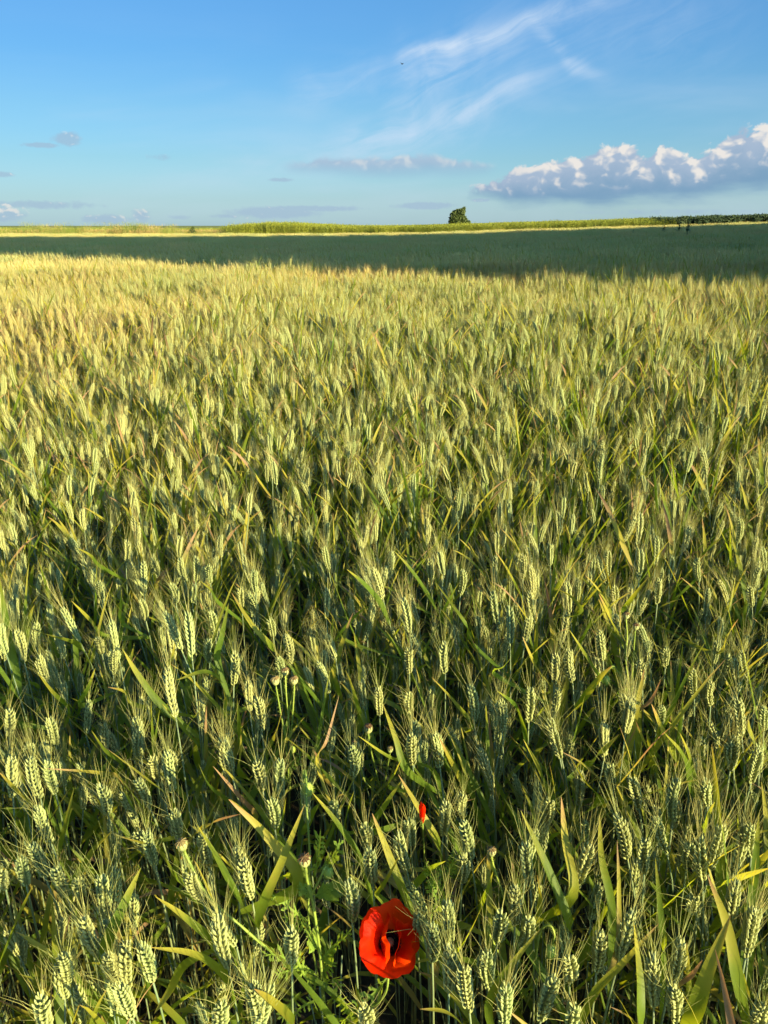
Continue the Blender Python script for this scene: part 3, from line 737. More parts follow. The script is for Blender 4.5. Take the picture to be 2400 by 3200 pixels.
for k in range(4):                                  # verge grass; later ones taller and drier
    mb = MB(); H0 = (0.85, 1.0, 1.25, 1.1)[k]
    for i in range(190 if k < 2 else 60):
        x, y_ = rnd.uniform(-.6, .6), rnd.uniform(-.6, .6); q = rnd.uniform(0, 6.28); h = H0 * rnd.uniform(.6, 1.1); b = rnd.uniform(.1, .3) * h
        p = Vector((x, y_, 0)); d = Vector((math.cos(q), math.sin(q), 0)); s = Vector((-d.y, d.x, 0)) * 0.008
        mb.add([p - s, p + s, p + d * b * .4 + Vector((0, 0, h * .6)) + s * .7, p + d * b * .4 + Vector((0, 0, h * .6)) - s * .7, p + d * b + Vector((0, 0, h))], [(0, 1, 2, 3), (3, 2, 4)], [0, 0, .5, .5, 1])
        if k >= 2:
            top = p + d * b + Vector((0, 0, h)); mb.add([top - s * 1.6, top + s * 1.6 - Vector((0, 0, .07)), top + Vector((0, 0, .1))], [(0, 1, 2)], [1, 1, 1])
    fsrc.objects.link(mb.obj('verge%d' % k, M['strw'] if k == 3 else M['grass'], link=False))
# indices in name order: rape0-3 -> 0..3, s_dark0-2 -> 4..6, verge0-3 -> 7..10
def xat(px, y_): return ray(px, 705).x / ray(px, 705).y * y_
YR = 73.0
XM = xat(690, YR); XD = xat(2095, YR)
def mound(x):
    u = (x - xat(780, YR))
    return 0.27 * (math.exp(-(u / 4.0) ** 2) if u < 0 else math.exp(-(u / 7.0) ** 2))
pr, pd, pg = [], [], []
y = YR
while y < 100:
    hw = 0.62 * y + 4; x = -hw - 1
    while x < hw:
        xx = x + rnd.uniform(-.3, .3); yy = y + rnd.uniform(-.3, .3); z = zt(xx, yy)
        if xx * YR / yy < XD:
            if xx > XM or yy > 82:
                s = 0.91 + 0.045 * rnd.gauss(0, 1) + (mound(xx) - 0.13 * max(0, 1 - (xx - XM) / 5) if xx > XM - 3 else -0.14)
                pr.append(((xx, yy, z), (0, 0, rnd.uniform(0, 6.28)), (1, 1, s), rnd.randrange(4)))
        x += 0.85
    y += 0.9
y = YR
while y < 84:
    x = XD
    while x < 0.65 * y + 30:
        xx = x + rnd.uniform(-.3, .3); pd.append(((xx, y + rnd.uniform(-.3, .3), zt(xx, y)), (0, 0, rnd.uniform(0, 6.28)), (1, 1, 0.90 + 0.05 * rnd.gauss(0, 1)), 4 + rnd.randrange(3))); x += 0.7
    y += 0.9
# verge on the left: rough grass with dry patches and wispy tall stems
y = YR - 0.6
while y < 83:
    x = -0.62 * y - 5
    while x < XM + 2.5:
        xx = x + rnd.uniform(-.3, .3); u = mn.noise(Vector((xx * 0.25, y * 0.3, 1.0)))
        big = 1.0 + 0.22 * mn.noise(Vector((xx * 0.12, 4.0, 0.0)))
        k = 7 + rnd.randrange(2)
        if u > 0.18: k = 10
        elif rnd.random() < 0.25: k = 9
        pg.append(((xx, y + rnd.uniform(-.3, .3), zt(xx, y)), (0, 0, rnd.uniform(0, 6.28)), (1, 1, big * (1.0 if k < 9 else 0.95)), k))
        x += 0.6
    y += 0.8
for i in range(110):
    px = rnd.choice((rnd.uniform(60, 220), rnd.uniform(250, 560), rnd.uniform(350, 520))); yy = rnd.uniform(YR, YR + 4)
    pg.append(((xat(px, yy), yy, 0), (0, 0, rnd.uniform(0, 6.28)), (.6, .6, rnd.uniform(1.1, 1.35)), 9 if rnd.random() < .7 else 10))
tag(scatter('rapeseed_crop', pr, fsrc), 'yellow green rapeseed crop beyond the wheat along the horizon', 'rapeseed crop', kind='stuff')
tag(scatter('dark_crop', pd, fsrc), 'dark green dense crop at the right end of the horizon', 'crop', kind='stuff')
tag(scatter('verge_grass', pg, fsrc), 'rough green and straw grass on the bank at the left of the horizon', 'grass', kind='stuff')

# ------------------------------------------------------------------ trees
def make_tree(name, H, lobes, leaves, lsize, seed, loc, trunk_r=0.25):
    rnd.seed(seed)
    o = empty(name, loc)
    t = MB()
    tube(t, [Vector((0, 0, -0.2)), Vector((0.05, 0, H * .25)), Vector((-0.08, 0.05, H * .5)), Vector((0.05, 0, H * .75))], lambda q: trunk_r * (1 - .75 * q), 8)
    for (cx, cy, cz, r) in lobes[:8]:
        tube(t, [Vector((0, 0, H * .22)), Vector((cx * .5, cy * .5, (H * .25 + cz) * .5)), Vector((cx, cy, cz))], lambda q: trunk_r * .4 * (1 - .85 * q), 5)
    t.obj('trunk', M['bark'], o)
    c_ = MB(); tot = sum(l[3] ** 2 for l in lobes)
    for (cx, cy, cz, r) in lobes:
        def fn():
            d = rv(1).normalized(); return Vector((cx, cy, cz)) + d * r * (0.45 + 0.6 * rnd.random() ** 0.6) * (1 + 0.22 * mn.noise(d * 2.3 + Vector((cx, cy, cz))))
        leafcloud(c_, int(leaves * r * r / tot), fn, lsize, asp=1.7)
    c_.obj('crown', M['tree'], o); return o
DT = 150.0
bt = at_y(1435, 700, DT); mpp = DT / (FPX * math.cos(PITCH)) * 0.92   # metres per photo pixel at that range
def L_(px, py, r, dy=0): return ((px - 1435) * mpp, dy, (706 - py) * mpp * 1.0, r * mpp)
lobes = [L_(1430, 690, 17), L_(1422, 678, 14), L_(1438, 672, 13, 1), L_(1446, 662, 7), L_(1440, 668, 9, -.5), L_(1418, 690, 12), L_(1444, 688, 12), L_(1452, 693, 8), L_(1462, 696, 5), L_(1430, 666, 8), L_(1408, 694, 4), L_(1450, 700, 10), L_(1425, 700, 14, .5), L_(1449, 656, 3)]
tr = make_tree('lone_tree', (706 - 655) * mpp, lobes, 5200, 0.30, 3, (bt.x, bt.y, bt.z - 0.45))
tag(tr, 'lone dark green bushy tree standing on the horizon above the rapeseed', 'tree')
# trees to the right of the frame, whose shadow lies across the field
rnd.seed(11)
H = 15.0
lob = []
for i in range(26):
    q = rnd.uniform(0, 6.28); zz = rnd.uniform(2.0, H - 2.0); rr = 2.6 * math.sin(min(1, (zz + 2) / H) * 2.4 + 0.3) if zz > 3 else 1.8
    lob.append((math.cos(q) * rr * .7, math.sin(q) * rr * .7, zz, 2.0))
lob += [(0, 0, 2 + 2 * i, 2.6) for i in range(6)]
belt = make_tree('field_tree', H, lob, 15000, 0.62, 12, (0, 0, 0), 0.35)
tag(belt, 'tall leafy tree beside the field on the right', 'tree', 'trees along the right side of the field')
bpos = []
n_ = Vector((math.cos(R(SUN_AZ)), -math.sin(R(SUN_AZ)), 0))  # perpendicular of the sun's ground direction
sd = Vector((math.sin(R(SUN_AZ)), math.cos(R(SUN_AZ)), 0))   # towards the sun on the ground
n_ = Vector((-sd.y, sd.x, 0))
if n_.y < 0: n_ = -n_
e0 = Vector((-2, 15.2, 0)).dot(n_)
REACH = H / math.tan(R(SUN_EL))
v = e0 + 2.4
while v < 66:
    # the tip of each shadow lands on the line y = 56
    ytip = 53.0
    xt = (v - ytip * n_.y) / n_.x
    ytip += max(0, xt) * 0.22; xt = (v - ytip * n_.y) / n_.x
    tip = Vector((xt, ytip, 0)); k = 1.25 if v < 25 else 1.0
    Hn = H * k
    while True:
        P_ = tip + sd * (Hn / math.tan(R(SUN_EL)))
        if P_.x > 0.53 * max(P_.y, 0) + 6.5 and P_.y < 40: break
        Hn += 0.5
    bpos.append((P_, Hn)); v += 3.4
for i, (P_, Hn) in enumerate(bpos):
    if i == 0: o = belt
    else:
        o = belt.copy(); col.objects.link(o)
        for ch in belt.children:
            c2 = ch.copy(); c2.parent = o; col.objects.link(c2)
    k = Hn / (H + 0.5); o.location = (P_.x, P_.y, zt(P_.x, P_.y)); o.scale = (1.05, 1.05, k); o.rotation_euler = (0, 0, i * 1.3)
print('belt', [(round(p.x), round(p.y), round(h)) for p, h in bpos])
rnd.seed(21)
# small shrub on the bank at left
sp_ = at_y(600, 716, YR + 1)
make = make_tree('shrub', 0.9, [(0, 0, .75, .22), (.1, 0, .95, .16), (-.15, 0, .6, .2), (.2, 0, .6, .17)], 260, 0.09, 5, (sp_.x, sp_.y, 0.35), 0.03)
tag(make, 'small dark shrub growing on the grass bank at left', 'shrub')

# ------------------------------------------------------------------ dark weeds standing out of the shaded wheat
def tall_weed(px, base_py, top_py, label, dens=1.0):
    p = at_h(px, base_py, 0.8); dist = (p - CAM).length; mp = dist / FPX * 1.0
    hh = (base_py - top_py) * mp
    o = empty('weed', (p.x, p.y, zt(p.x, p.y))); z0 = 0.8
    s = MB(); tube(s, [Vector((0, 0, 0)), Vector((0.02, 0, z0 + hh * .5)), Vector((0, 0, z0 + hh))], lambda q: 0.007 * (1 - .6 * q), 5); s.obj('stem', M['weed'], o)
    f = MB()
    for i in range(int(55 * dens)):
        u = rnd.random() ** 0.8; z = z0 - .1 + hh * u * .85; q = rnd.uniform(0, 6.28); r_ = hh * 0.42 * (1 - u * .9) * rnd.uniform(.5, 1.2)
        a = Vector((math.cos(q), math.sin(q), .5)); pz = Vector((0, 0, z))
        blade(f, [pz, pz + a * r_ * .6, pz + a * r_ + Vector((0, 0, r_ * .1))], hh * 0.11, fold=0.2)
    for i in range(12):
        pz = Vector((rnd.gauss(0, .02), 0, z0 + hh * rnd.uniform(.8, 1.0))); husk(f, pz, Vector((0, 0, 1)), Vector((1, 0, 0)), hh * .07, hh * .014, hh * .014, 4)
    f.obj('foliage', M['weed'], o); tag(o, label, 'weed')
tall_weed(2073, 730, 697, 'leafy dark weed above the shaded wheat, left of the close pair')
tall_weed(2120, 730, 694, 'bushy dark weed above the shaded wheat, left one of the close pair')
tall_weed(2147, 738, 692, 'tall dark weed above the shaded wheat, right one of the close pair')
tall_weed(1978, 732, 706, 'thin dark weed in the shaded wheat, farthest left of the weeds', 0.5)
tall_weed(2290, 735, 719, 'short round dark weed in the shaded wheat near the right edge', 0.8)

# ------------------------------------------------------------------ bird
bp = at_y(1256, 200, 60.0)
b = MB()
tube(b, [Vector((-.10, 0, 0)), Vector((-.05, 0, 0)), Vector((.03, 0, .005)), Vector((.09, 0, .01)), Vector((.13, 0, .01))], lambda q: 0.03 * math.sin(q * 2.9 + .2) + .002, 6)
bo = empty('bird', bp); b.obj('body', M['bird'], bo)
for s_ in (-1, 1):
    wb = MB(); wb.add([Vector((.04, 0, .01)), Vector((-.04, 0, .01)), Vector((-.07, s_ * .10, .06)), Vector((-.12, s_ * .22, .03)), Vector((.01, s_ * .12, .07))], [(0, 1, 2, 4), (4, 2, 3)], [0] * 5)
    wb.obj('wing', M['bird'], bo)
bo.rotation_euler = (0.3, 0, 0.9)
tag(bo, 'tiny dark bird flying high in the blue sky', 'bird')

# ------------------------------------------------------------------ poppies
def pp(px, py, z): return at_z(px, py, z)
def hairs(mb, pts, r, n, ln=0.004):
    for _ in range(n):
        i = rnd.randrange(len(pts) - 1); p = pts[i].lerp(pts[i + 1], rnd.random())
        a, b_ = frame(pts[i + 1] - pts[i]); q = rnd.uniform(0, 6.28); d = a * math.cos(q) + b_ * math.sin(q)
        s = (pts[i + 1] - pts[i]).normalized() * 0.00025
        mb.add([p + d * r * .8 - s, p + d * r * .8 + s, p + d * (r + ln * rnd.uniform(.5, 1.2))], [(0, 1, 2)], [0, 0, 1])
def stem(root, pts, r=0.0016, name='stem', hair=1.0):
    """pts: (px, py, z) from the top down"""
    P_ = [pp(*q) - root.location for q in pts]; S = spline(P_, 6)
    mb = MB(); tube(mb, S, r, 7); hairs(mb, S, r, int(len(S) * 7 * hair)); return mb.obj(name, M['pstem'], root), S
def pod(root, p, up, s=1.0):
    """seed capsule: urn with a rayed lid"""
    up = up.normalized(); a, b_ = frame(up, Vector((1, 0, 0))); mb = MB()
    prof = [(0, .001), (.002, .0026), (.005, .0052), (.009, .0066), (.012, .0068), (.0145, .0062), (.0155, .0055)]
    vs, fs, ts = [], [], []; n = 16
    for (z, r) in prof:
        for k in range(n):
            q = 6.2832 * k / n; rr = r * (1 + .05 * (k % 2)); vs.append(p + up * (z * s) + (a * math.cos(q) + b_ * math.sin(q)) * rr * s); ts.append(z / .0155)
    for i in range(len(prof) - 1):
        for k in range(n): fs.append((i * n + k, i * n + (k + 1) % n, (i + 1) * n + (k + 1) % n, (i + 1) * n + k))
    fs.append(tuple(range((len(prof) - 1) * n, len(prof) * n)))
    mb.add(vs, fs, ts); o = mb.obj('seed_capsule', M['pod'], root)
    cb = MB(); vs, fs = [p + up * .0172 * s], []; m_ = 20
    for k in range(m_):
        q = 6.2832 * k / m_; r = .0072 if k % 2 else .0052; vs.append(p + up * ((.0152 if k % 2 else .0158) * s) + (a * math.cos(q) + b_ * math.sin(q)) * r * s)
    for k in range(m_): fs.append((0, 1 + k, 1 + (k + 1) % m_))
    cb.add(vs, fs, [0] * len(vs))
    for k in range(10):                              # the raised rays of the lid
        q = 6.2832 * (2 * k + 1) / m_; e = (a * math.cos(q) + b_ * math.sin(q))
        tube(cb, [p + up * .0176 * s, p + up * .0168 * s + e * .004 * s, p + up * .0150 * s + e * .0074 * s, p + up * .0125 * s + e * .0074 * s], .0005 * s, 4)
    cb.obj('lid', M['podcap'], o, smooth=False); return o
def bud(root, p, d, s=1.0):
    """hairy bud hanging from its hooked stem, d points from neck to tip"""
    d = d.normalized(); mb = MB(); a, b_ = frame(d, Vector((1, 0, 0))); vs, fs, ts = [], [], []; n = 12
    pf = [(0, .15), (.08, .6), (.25, .92), (.5, 1), (.75, .82), (.92, .45), (1, .08)]
    for (t, r) in pf:
        for k in range(n):
            q = 6.2832 * k / n; vs.append(p + d * t * .020 * s + (a * math.cos(q) + b_ * math.sin(q)) * r * .0068 * s); ts.append(t)
    for i in range(len(pf) - 1):
        for k in range(n): fs.append((i * n + k, i * n + (k + 1) % n, (i + 1) * n + (k + 1) % n, (i + 1) * n + k))
    mb.add(vs, fs, ts)
    for _ in range(150):
        t = rnd.uniform(.05, .95); q = rnd.uniform(0, 6.28); r = math.sin(t * 3.14) ** .6 * .0068 * s; e = a * math.cos(q) + b_ * math.sin(q); c0 = p + d * t * .02 * s + e * r
        mb.add([c0 - d * .0002, c0 + d * .0002, c0 + e * .004 * s + d * .001 * rnd.gauss(0, 1)], [(0, 1, 2)], [0, 0, 1])
    return mb.obj('bud', M['bud'], root)
def lobed(root, pts, wid, nl=6, zs=None, name='leaf', fine=False, m_='pleaf'):
    """deeply cut leaf: toothed lobes along a curved midrib"""
    P_ = [pp(*q) - root.location for q in pts]; S = spline(P_, 8); n = len(S); mb = MB()
    view = (CAM - root.location - P_[len(P_) // 2]).normalized()
    nrm = (view + Vector((0, 0, .7)) + rv(.25)).normalized()
    total = sum((S[i + 1] - S[i]).length for i in range(n - 1))
    blade(mb, S, wid * .20, up=nrm, fold=.25, tip=3)
    for j in range(nl):
        t = .14 + .80 * j / nl
        for sd_ in (-1, 1):
            tt = min(.97, t + (0.03 if sd_ > 0 else 0)); i = min(n - 2, int(tt * (n - 1))); p = S[i]; d = (S[i + 1] - S[i]).normalized(); s = d.cross(nrm).normalized() * sd_
            ln = wid * (.62 + .4 * math.sin(tt * 3.1)) * rnd.uniform(.75, 1.15) * (1 - .45 * tt)
            e = (s * .8 + d * .75 + nrm * rnd.gauss(0.05, .22)).normalized(); w_ = ln * (.17 if not fine else .10)
            q1 = p + e * ln * .5; q2 = p + e * ln; sw = (d * .9 - s * .3).normalized()
            vs = [p - d * w_ * 1.1, p + d * w_ * 1.0, q1 + sw * w_ * .75, q2, q1 - sw * w_ * .8, q1 + e * ln * .12 + sw * w_ * 1.5, q1 - sw * w_ * 1.5 + e * ln * .16]
            mb.add(vs, [(0, 4, 2, 1), (4, 3, 2), (2, 3, 5), (4, 6, 3)], [0, 0, .5, 1, .5, .8, .8])
    return mb.obj(name, M[m_], root, smooth=False)

# --- the red poppy
FC = pp(1215, 2950, 0.745)                       # centre of the flower
fr = empty('poppy_flower', (FC.x, FC.y, 0)); tag(fr, 'large open red poppy flower with black centre at the front of the wheat', 'poppy')
loc = Vector(fr.location)
view = (CAM - FC).normalized()
AX = (view * 0.72 + Vector((0.02, 0.0, 1)) * 0.42 + sv * 0.17).normalized()    # flower looks up and back to the camera
UX = Vector((1, 0, 0)) - AX * AX.x; UX.normalize(); UY = AX.cross(UX)
Fm = lambda x, y, z: (FC + UX * (x * .94) + UY * y + AX * z) - loc
def petal(name, phi0, span, R0, cup, z0, fold=0.0, ruff=0.0022, seed=0, rim=0.0, lean=0.0, nr=16, na=34, edge=None):
    """petal as a fan-shaped bowl around phi0 (degrees); cup: how steeply it climbs; rim: outward roll at the edge"""
    r_ = random.Random(seed); ph = [r_.uniform(0, 6.28) for _ in range(6)]
    vs, fs, ts = [], [], []
    for i in range(nr + 1):
        t = i / nr
        for j in range(na + 1):
            u = j / na * 2 - 1; a = R(phi0 + span * u * (0.35 + 0.65 * min(1, t * 1.8)))
            Rm = R0 * (1 - 0.16 * abs(u) ** 3.0) * (1 + .035 * math.sin(5 * u + ph[0]) + .02 * math.sin(11 * u + ph[1]))
            if edge: Rm *= edge(u)
            s = t * Rm
            cp = cup * (1 + .12 * math.sin(2.2 * u + ph[2]))
            rad = s * math.cos(cp * min(t, 1) ** .7 * (1 - rim * max(0, t - .78) * 7)) + .003
            z = z0 + s * math.sin(cp * t ** .7) * (1 - rim * max(0, t - .82) * 2.6)
            wv = ruff * t ** 2.2 * (math.sin(7 * u + ph[3]) + .6 * math.sin(15 * u + ph[4]) + .3 * math.sin(27 * u + ph[5]))
            crk = .0004 * t * math.sin(40 * u + 3 * math.sin(9 * t + ph[5]))
            rad += wv * .8 + crk; z += wv * .6 + crk
            x, y_ = math.cos(a) * rad, math.sin(a) * rad
            x += lean * t * t * .01
            vs.append(Fm(x, y_, z)); ts.append(t)
    for i in range(nr):
        for j in range(na):
            k = i * (na + 1) + j; fs.append((k, k + 1, k + na + 2, k + na + 1))
    mb = MB(); mb.add(vs, fs, ts)
    o = mb.obj(name, M['petal'], fr)
    return o
petal('petal', 100, 100, 0.044, 0.62, 0.0005, seed=3, rim=0.12)            # back petal, up to the top rim
petal('petal', 262, 98, 0.042, 0.60, 0.0, seed=9, rim=0.15)                # front petal, towards the lower rim
petal('petal', 186, 68, 0.041, 1.02, 0.001, seed=14, rim=0.30, ruff=.003)  # left inner petal with curled edge
petal('petal', 2, 70, 0.043, 0.95, 0.0015, seed=22, ruff=.0025)            # right inner petal
def fold_wall(x0, x1, top, seed, curl):
    """inner petals stand up as two folded walls beside the dark centre"""
    r_ = random.Random(seed); ph = [r_.uniform(0, 6.28) for _ in range(4)]; vs, fs, ts = [], [], []; nu, nv = 30, 12
    for i in range(nv + 1):
        t = i / nv
        for j in range(nu + 1):
            u = j / nu * 2 - 1
            yy = u * (.022 + .007 * t) + .002
            arch = (1 - abs(u) ** 2.6)
            x = x0 + (x1 - x0) * t * arch + curl * t * t * arch + .0022 * t * math.sin(5 * u + ph[0]) + .0009 * t * math.sin(13 * u + ph[1])
            bow = -math.copysign(.008, x0) * abs(u) ** 2
            z = .006 + (top - .006) * t * (.55 + .45 * arch) + .001 * math.sin(9 * u + ph[2]) * t
            vs.append(Fm(x + bow, yy, z)); ts.append(.34 + .66 * t if t > .12 else .22)
    for i in range(nv):
        for j in range(nu): k = i * (nu + 1) + j; fs.append((k, k + 1, k + nu + 2, k + nu + 1))
    mb = MB(); mb.add(vs, fs, ts); return mb.obj('petal', M['petal'], fr)
fold_wall(-.012, -.0055, .030, 5, .001)
fold_wall(.012, .0065, .030, 8, .003)
cb = MB()
tube(cb, [Fm(0, 0, .0), Fm(0, 0, .004), Fm(0, 0, .010), Fm(0, 0, .013)], lambda q: .0035 + .0022 * math.sin(q * 2.6), 10)
cb.obj('ovary', M['podcap'], fr)
sb = MB()
for i in range(150):
    q = rnd.uniform(0, 6.28); rr = rnd.uniform(.005, .0135); h = rnd.uniform(.006, .014)
    p0, p1 = Fm(.003 * math.cos(q), .003 * math.sin(q), .002), Fm(rr * math.cos(q), rr * math.sin(q), h)
    tube(sb, [p0, p0.lerp(p1, .6), p1], .00022, 3, cap=False); husk(sb, p1, AX, UX, .0024, .0009, .0009, 4)
sb.obj('stamens', M['black'], fr)
top = FC - AX * 0.001
px_, py_ = project(top)
S = spline([top - loc, top - AX * .02 - loc, pp(1212, 3070, .70) - loc, pp(1190, 3125, .62) - loc, pp(1130, 3180, .50) - loc, Vector((pp(1100, 3200, .4).x, pp(1100, 3200, .4).y, .35)) - loc, Vector((-.03, .0, 0.0))], 6)
mb = MB(); tube(mb, S, .0015, 7); hairs(mb, S, .0015, 260); mb.obj('stem', M['pstem'], fr)
lobed(fr, [(1212, 3050, .66), (1190, 3085, .60), (1140, 3130, .58), (1100, 3150, .57)], .022, 6)

# --- the leafy poppy plant left of the flower, with buds and capsules
o = pp(1010, 3110, .45); pl = empty('poppy_plant', (o.x, o.y, 0)); tag(pl, 'leafy poppy plant with two seed capsules and hairy buds, left of the red flower', 'poppy')
def mk(root, pts, **k): return stem(root, pts, **k)
RT = (1030, 3230, .20)
_, S = mk(pl, [(955, 2705, .80), (960, 2750, .77), (975, 2810, .73), (990, 2900, .68), (1002, 3000, .60), (1010, 3100, .48), RT], r=.0019)
pod(pl, S[0], Vector((-.05, -.25, 1)), 1.12)
_, S = mk(pl, [(962, 2462, .772), (950, 2430, .790), (953, 2408, .796), (957, 2440, .790), (958, 2520, .765), (966, 2640, .72), (966, 2760, .66), (965, 2880, .60), (985, 3010, .5), RT], r=.0015)
bud(pl, S[0] + Vector((0, -.002, .011)), Vector((.05, -.1, -1)), 1.15)
_, S = mk(pl, [(575, 2655, .80), (585, 2680, .785), (650, 2800, .74), (760, 2900, .69), (880, 3000, .62), (960, 3060, .54), RT], r=.0020)
pod(pl, S[0], Vector((-.10, -.25, 1)), 1.05)
_, S = mk(pl, [(1025, 2705, .76), (1015, 2712, .765), (1000, 2745, .75), (975, 2800, .715), (985, 2860, .68)], r=.0014)
bud(pl, S[0] + Vector((0, 0, -.001)), Vector((0.0, -.1, -1)), 1.0)
for q in [[(985, 2740, .72), (990, 2690, .76), (998, 2640, .79), (1002, 2590, .82)], [(1000, 2720, .74), (1030, 2690, .76), (1055, 2660, .78), (1062, 2620, .80)],
          [(985, 2790, .70), (960, 2785, .71), (925, 2775, .72)], [(985, 2800, .70), (1010, 2790, .71), (1030, 2765, .73)], [(1000, 2800, .69), (1040, 2785, .70), (1085, 2785, .71)],
          [(965, 2880, .62), (920, 2850, .66), (870, 2810, .69), (825, 2780, .72)], [(970, 2900, .60), (930, 2880, .63), (880, 2865, .66)], [(900, 2830, .66), (895, 2800, .68), (897, 2790, .70)],
          [(1005, 3000, .60), (1040, 2960, .63), (1075, 2930, .66), (1108, 2890, .69)], [(1005, 2995, .60), (1030, 2990, .61), (1045, 2985, .62)], [(1003, 2960, .62), (980, 2940, .64), (955, 2925, .66)],
          [(995, 3050, .54), (940, 3030, .58), (885, 3040, .61), (860, 3050, .62)], [(985, 3040, .55), (920, 3010, .6), (860, 2985, .64), (820, 2990, .66)], [(1000, 3080, .52), (960, 3060, .56), (930, 3000, .62), (940, 2965, .65)],
          [(1015, 3120, .48), (980, 3130, .55), (940, 3150, .58), (910, 3190, .6)], [(1020, 3130, .48), (1050, 3120, .54), (1085, 3150, .58), (1100, 3190, .6)], [(1010, 3080, .5), (1040, 3060, .55), (1075, 3100, .56)],
          [(1005, 3040, .55), (1030, 3020, .58), (1035, 3000, .60)], [(1010, 3160, .48), (1060, 3190, .54), (1110, 3180, .58)],
          [(940, 3100, .5), (900, 3150, .55), (880, 3200, .56)]]:
    lobed(pl, q, rnd.uniform(.017, .026), rnd.choice((5, 6, 7)))

# --- thin poppy stalks with small pods further in
def podplant(label, root, items, leaves=()):
    q = pp(*root); e = empty('poppy_plant', (q.x, q.y, 0)); tag(e, label, 'poppy')
    for kind, pts, s in items:
        _, S = stem(e, pts + [root, (root[0], root[1] + 60, root[2] - .25)], r=.0013)
        if kind == 'pod': pod(e, S[0], Vector((0, -.15, 1)), s)
        elif kind == 'bud': bud(e, S[0], Vector((0, -.1, -1)), s)
    for l_ in leaves: lobed(e, l_, .018, 5)
    return e
podplant('poppy plant with three small seed capsules on close upright stalks, deep among the wheat', (905, 2480, .50), [
    ('pod', [(862, 2142, .80), (872, 2200, .76), (888, 2290, .70), (900, 2400, .60)], 1.05), ('pod', [(892, 2112, .80), (895, 2180, .76), (905, 2290, .68), (907, 2400, .60)], .95),
    ('pod', [(920, 2140, .80), (916, 2210, .75), (908, 2320, .66), (906, 2400, .60)], 1.0), ('bud', [(913, 2332, .70), (912, 2345, .70), (910, 2380, .66)], .7)],
    [[(905, 2400, .6), (930, 2380, .62), (945, 2340, .66)], [(905, 2440, .56), (880, 2420, .6), (870, 2380, .63)]])
podplant('poppy plant with one grey capsule and two thin stalks, below the gap in the wheat', (1192, 2500, .48), [
    ('pod', [(1151, 2292, .77), (1158, 2340, .73), (1175, 2410, .65), (1188, 2470, .55)], 1.05), ('pod', [(1107, 2330, .76), (1120, 2370, .72), (1140, 2440, .64)], .55),
    ('pod', [(1219, 2352, .75), (1212, 2390, .71), (1203, 2440, .63), (1195, 2470, .56)], .7)])
podplant('hairy poppy stalk with a hooked bud, at lower right of the red flower', (1630, 3120, .42), [
    ('bud', [(1722, 2955, .715), (1733, 2925, .735), (1722, 2895, .745), (1700, 2895, .74), (1685, 2925, .72), (1674, 3000, .66), (1655, 3080, .55)], .95),
    ('pod', [(1535, 2675, .80), (1545, 2715, .77), (1570, 2790, .72), (1600, 2880, .66), (1622, 2990, .58)], .8),
    ('pod', [(1517, 2880, .74), (1530, 2920, .71), (1570, 3000, .62), (1610, 3070, .52)], .45)],
    [[(1640, 3040, .56), (1650, 3010, .60), (1665, 2985, .63)], [(1650, 3080, .52), (1630, 3050, .56), (1605, 3030, .6)], [(1640, 3100, .5), (1670, 3080, .54), (1690, 3060, .58)], [(1630, 3130, .45), (1600, 3140, .5), (1570, 3130, .55)], [(1650, 3090, .5), (1620, 3100, .53), (1600, 3080, .57)]])
podplant('poppy stalk with hanging bud and two capsules, deep among the wheat on the right', (1975, 2250, .50), [
    ('bud', [(1896, 2112, .745), (1905, 2090, .765), (1922, 2085, .765), (1950, 2140, .71), (1970, 2190, .62)], 1.0),
    ('pod', [(1956, 1935, .81), (1960, 1990, .77), (1955, 2060, .72), (1970, 2170, .62)], .9), ('pod', [(1985, 1970, .80), (1980, 2040, .74), (1975, 2130, .66)], .9)],
    [[(1972, 2200, .6), (1940, 2180, .62), (1925, 2150, .66)], [(1975, 2210, .6), (1995, 2190, .63), (2010, 2170, .66)]])

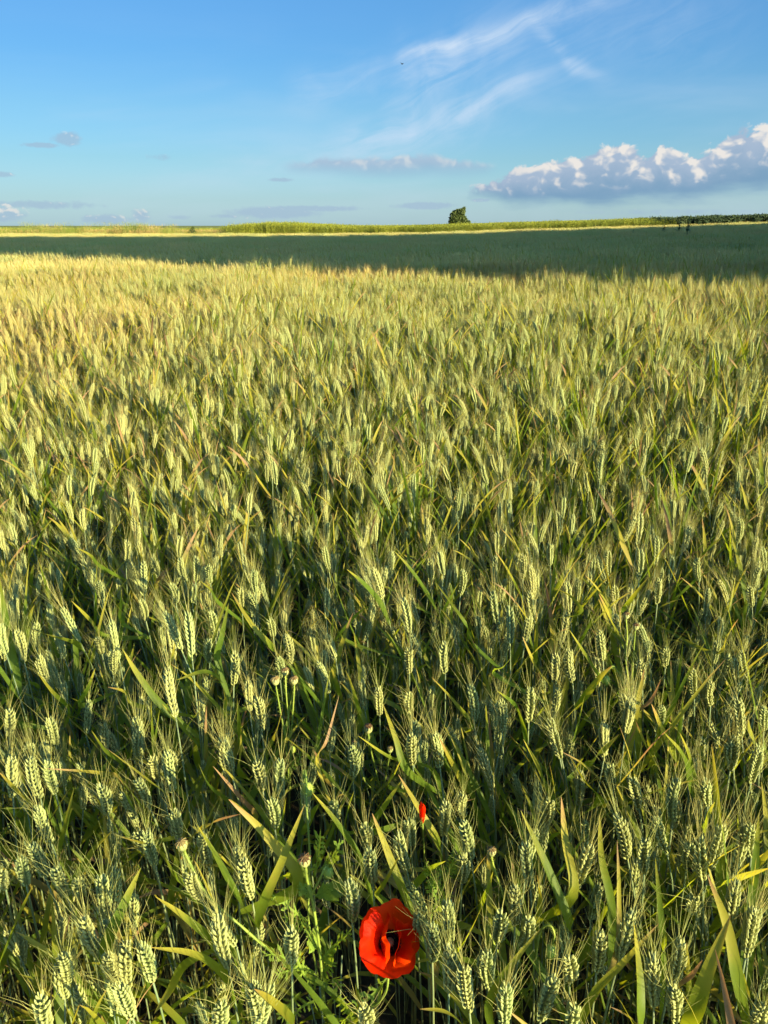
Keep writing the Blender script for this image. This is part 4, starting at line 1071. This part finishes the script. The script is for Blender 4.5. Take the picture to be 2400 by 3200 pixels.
# --- feathery weed
q = pp(1345, 2900, .5); fw = empty('feathery_weed', (q.x, q.y, 0)); tag(fw, 'bright green feathery weed just above and right of the red poppy flower', 'weed')
mb = MB(); S = spline([pp(*a) - Vector(fw.location) for a in [(1345, 2980, .42), (1345, 2880, .62), (1362, 2820, .68), (1385, 2770, .72), (1400, 2720, .75)]], 6)
tube(mb, S, .0016, 6); mb.obj('stem', M['pleaf'], fw)
for a in [[(1385, 2770, .72), (1405, 2720, .75), (1418, 2680, .78), (1412, 2650, .80)], [(1380, 2780, .71), (1345, 2740, .74), (1330, 2690, .77)], [(1390, 2760, .72), (1375, 2720, .75), (1365, 2700, .77)],
          [(1370, 2810, .69), (1350, 2790, .71), (1335, 2760, .73)], [(1362, 2830, .67), (1385, 2810, .70), (1410, 2790, .72)], [(1395, 2740, .73), (1425, 2710, .75), (1450, 2695, .77)],
          [(1355, 2850, .65), (1375, 2840, .67), (1400, 2830, .69)], [(1380, 2790, .7), (1360, 2760, .72), (1352, 2730, .74)]]:
    lobed(fw, a, .016, 9, fine=True)

# --- the small folded poppy further in
q = pp(1318, 2570, .72); sp2 = empty('poppy_flower', (q.x, q.y, 0)); tag(sp2, 'small red poppy, petals folded to a narrow flame, half hidden in the wheat', 'poppy')
lo = Vector(sp2.location)
for (x0, x1, sd_) in ((-1, .1, 4), (-.2, 1, 7)):
    vs, fs, ts = [], [], []
    for i in range(11):
        t = i / 10
        for j in range(7):
            u = j / 6; wd = 10.5 * math.sin(min(1, t * 1.05) * 3.0) ** .7 + .8
            X_ = 1319 + (x0 + (x1 - x0) * u) * wd + 1.6 * math.sin(t * 9 + sd_); Y_ = 2560 - 54 * t + 2 * math.sin(u * 5 + sd_)
            p = pp(X_, Y_, .800 + .035 * t) + Vector((0, -.006 * math.sin(u * 3.14) - .003 * (sd_ > 5), 0)); vs.append(p - lo); ts.append(.45 + .5 * t)
    for i in range(10):
        for j in range(6): k = i * 7 + j; fs.append((k, k + 1, k + 8, k + 7))
    mb = MB(); mb.add(vs, fs, ts); mb.obj('petal', M['petal'], sp2)
stem(sp2, [(1320, 2562, .800), (1322, 2600, .76), (1326, 2680, .55), (1328, 2720, .4)], r=.0013)
print('heroes', NH, 'front', len(front), 'points', len(pts))
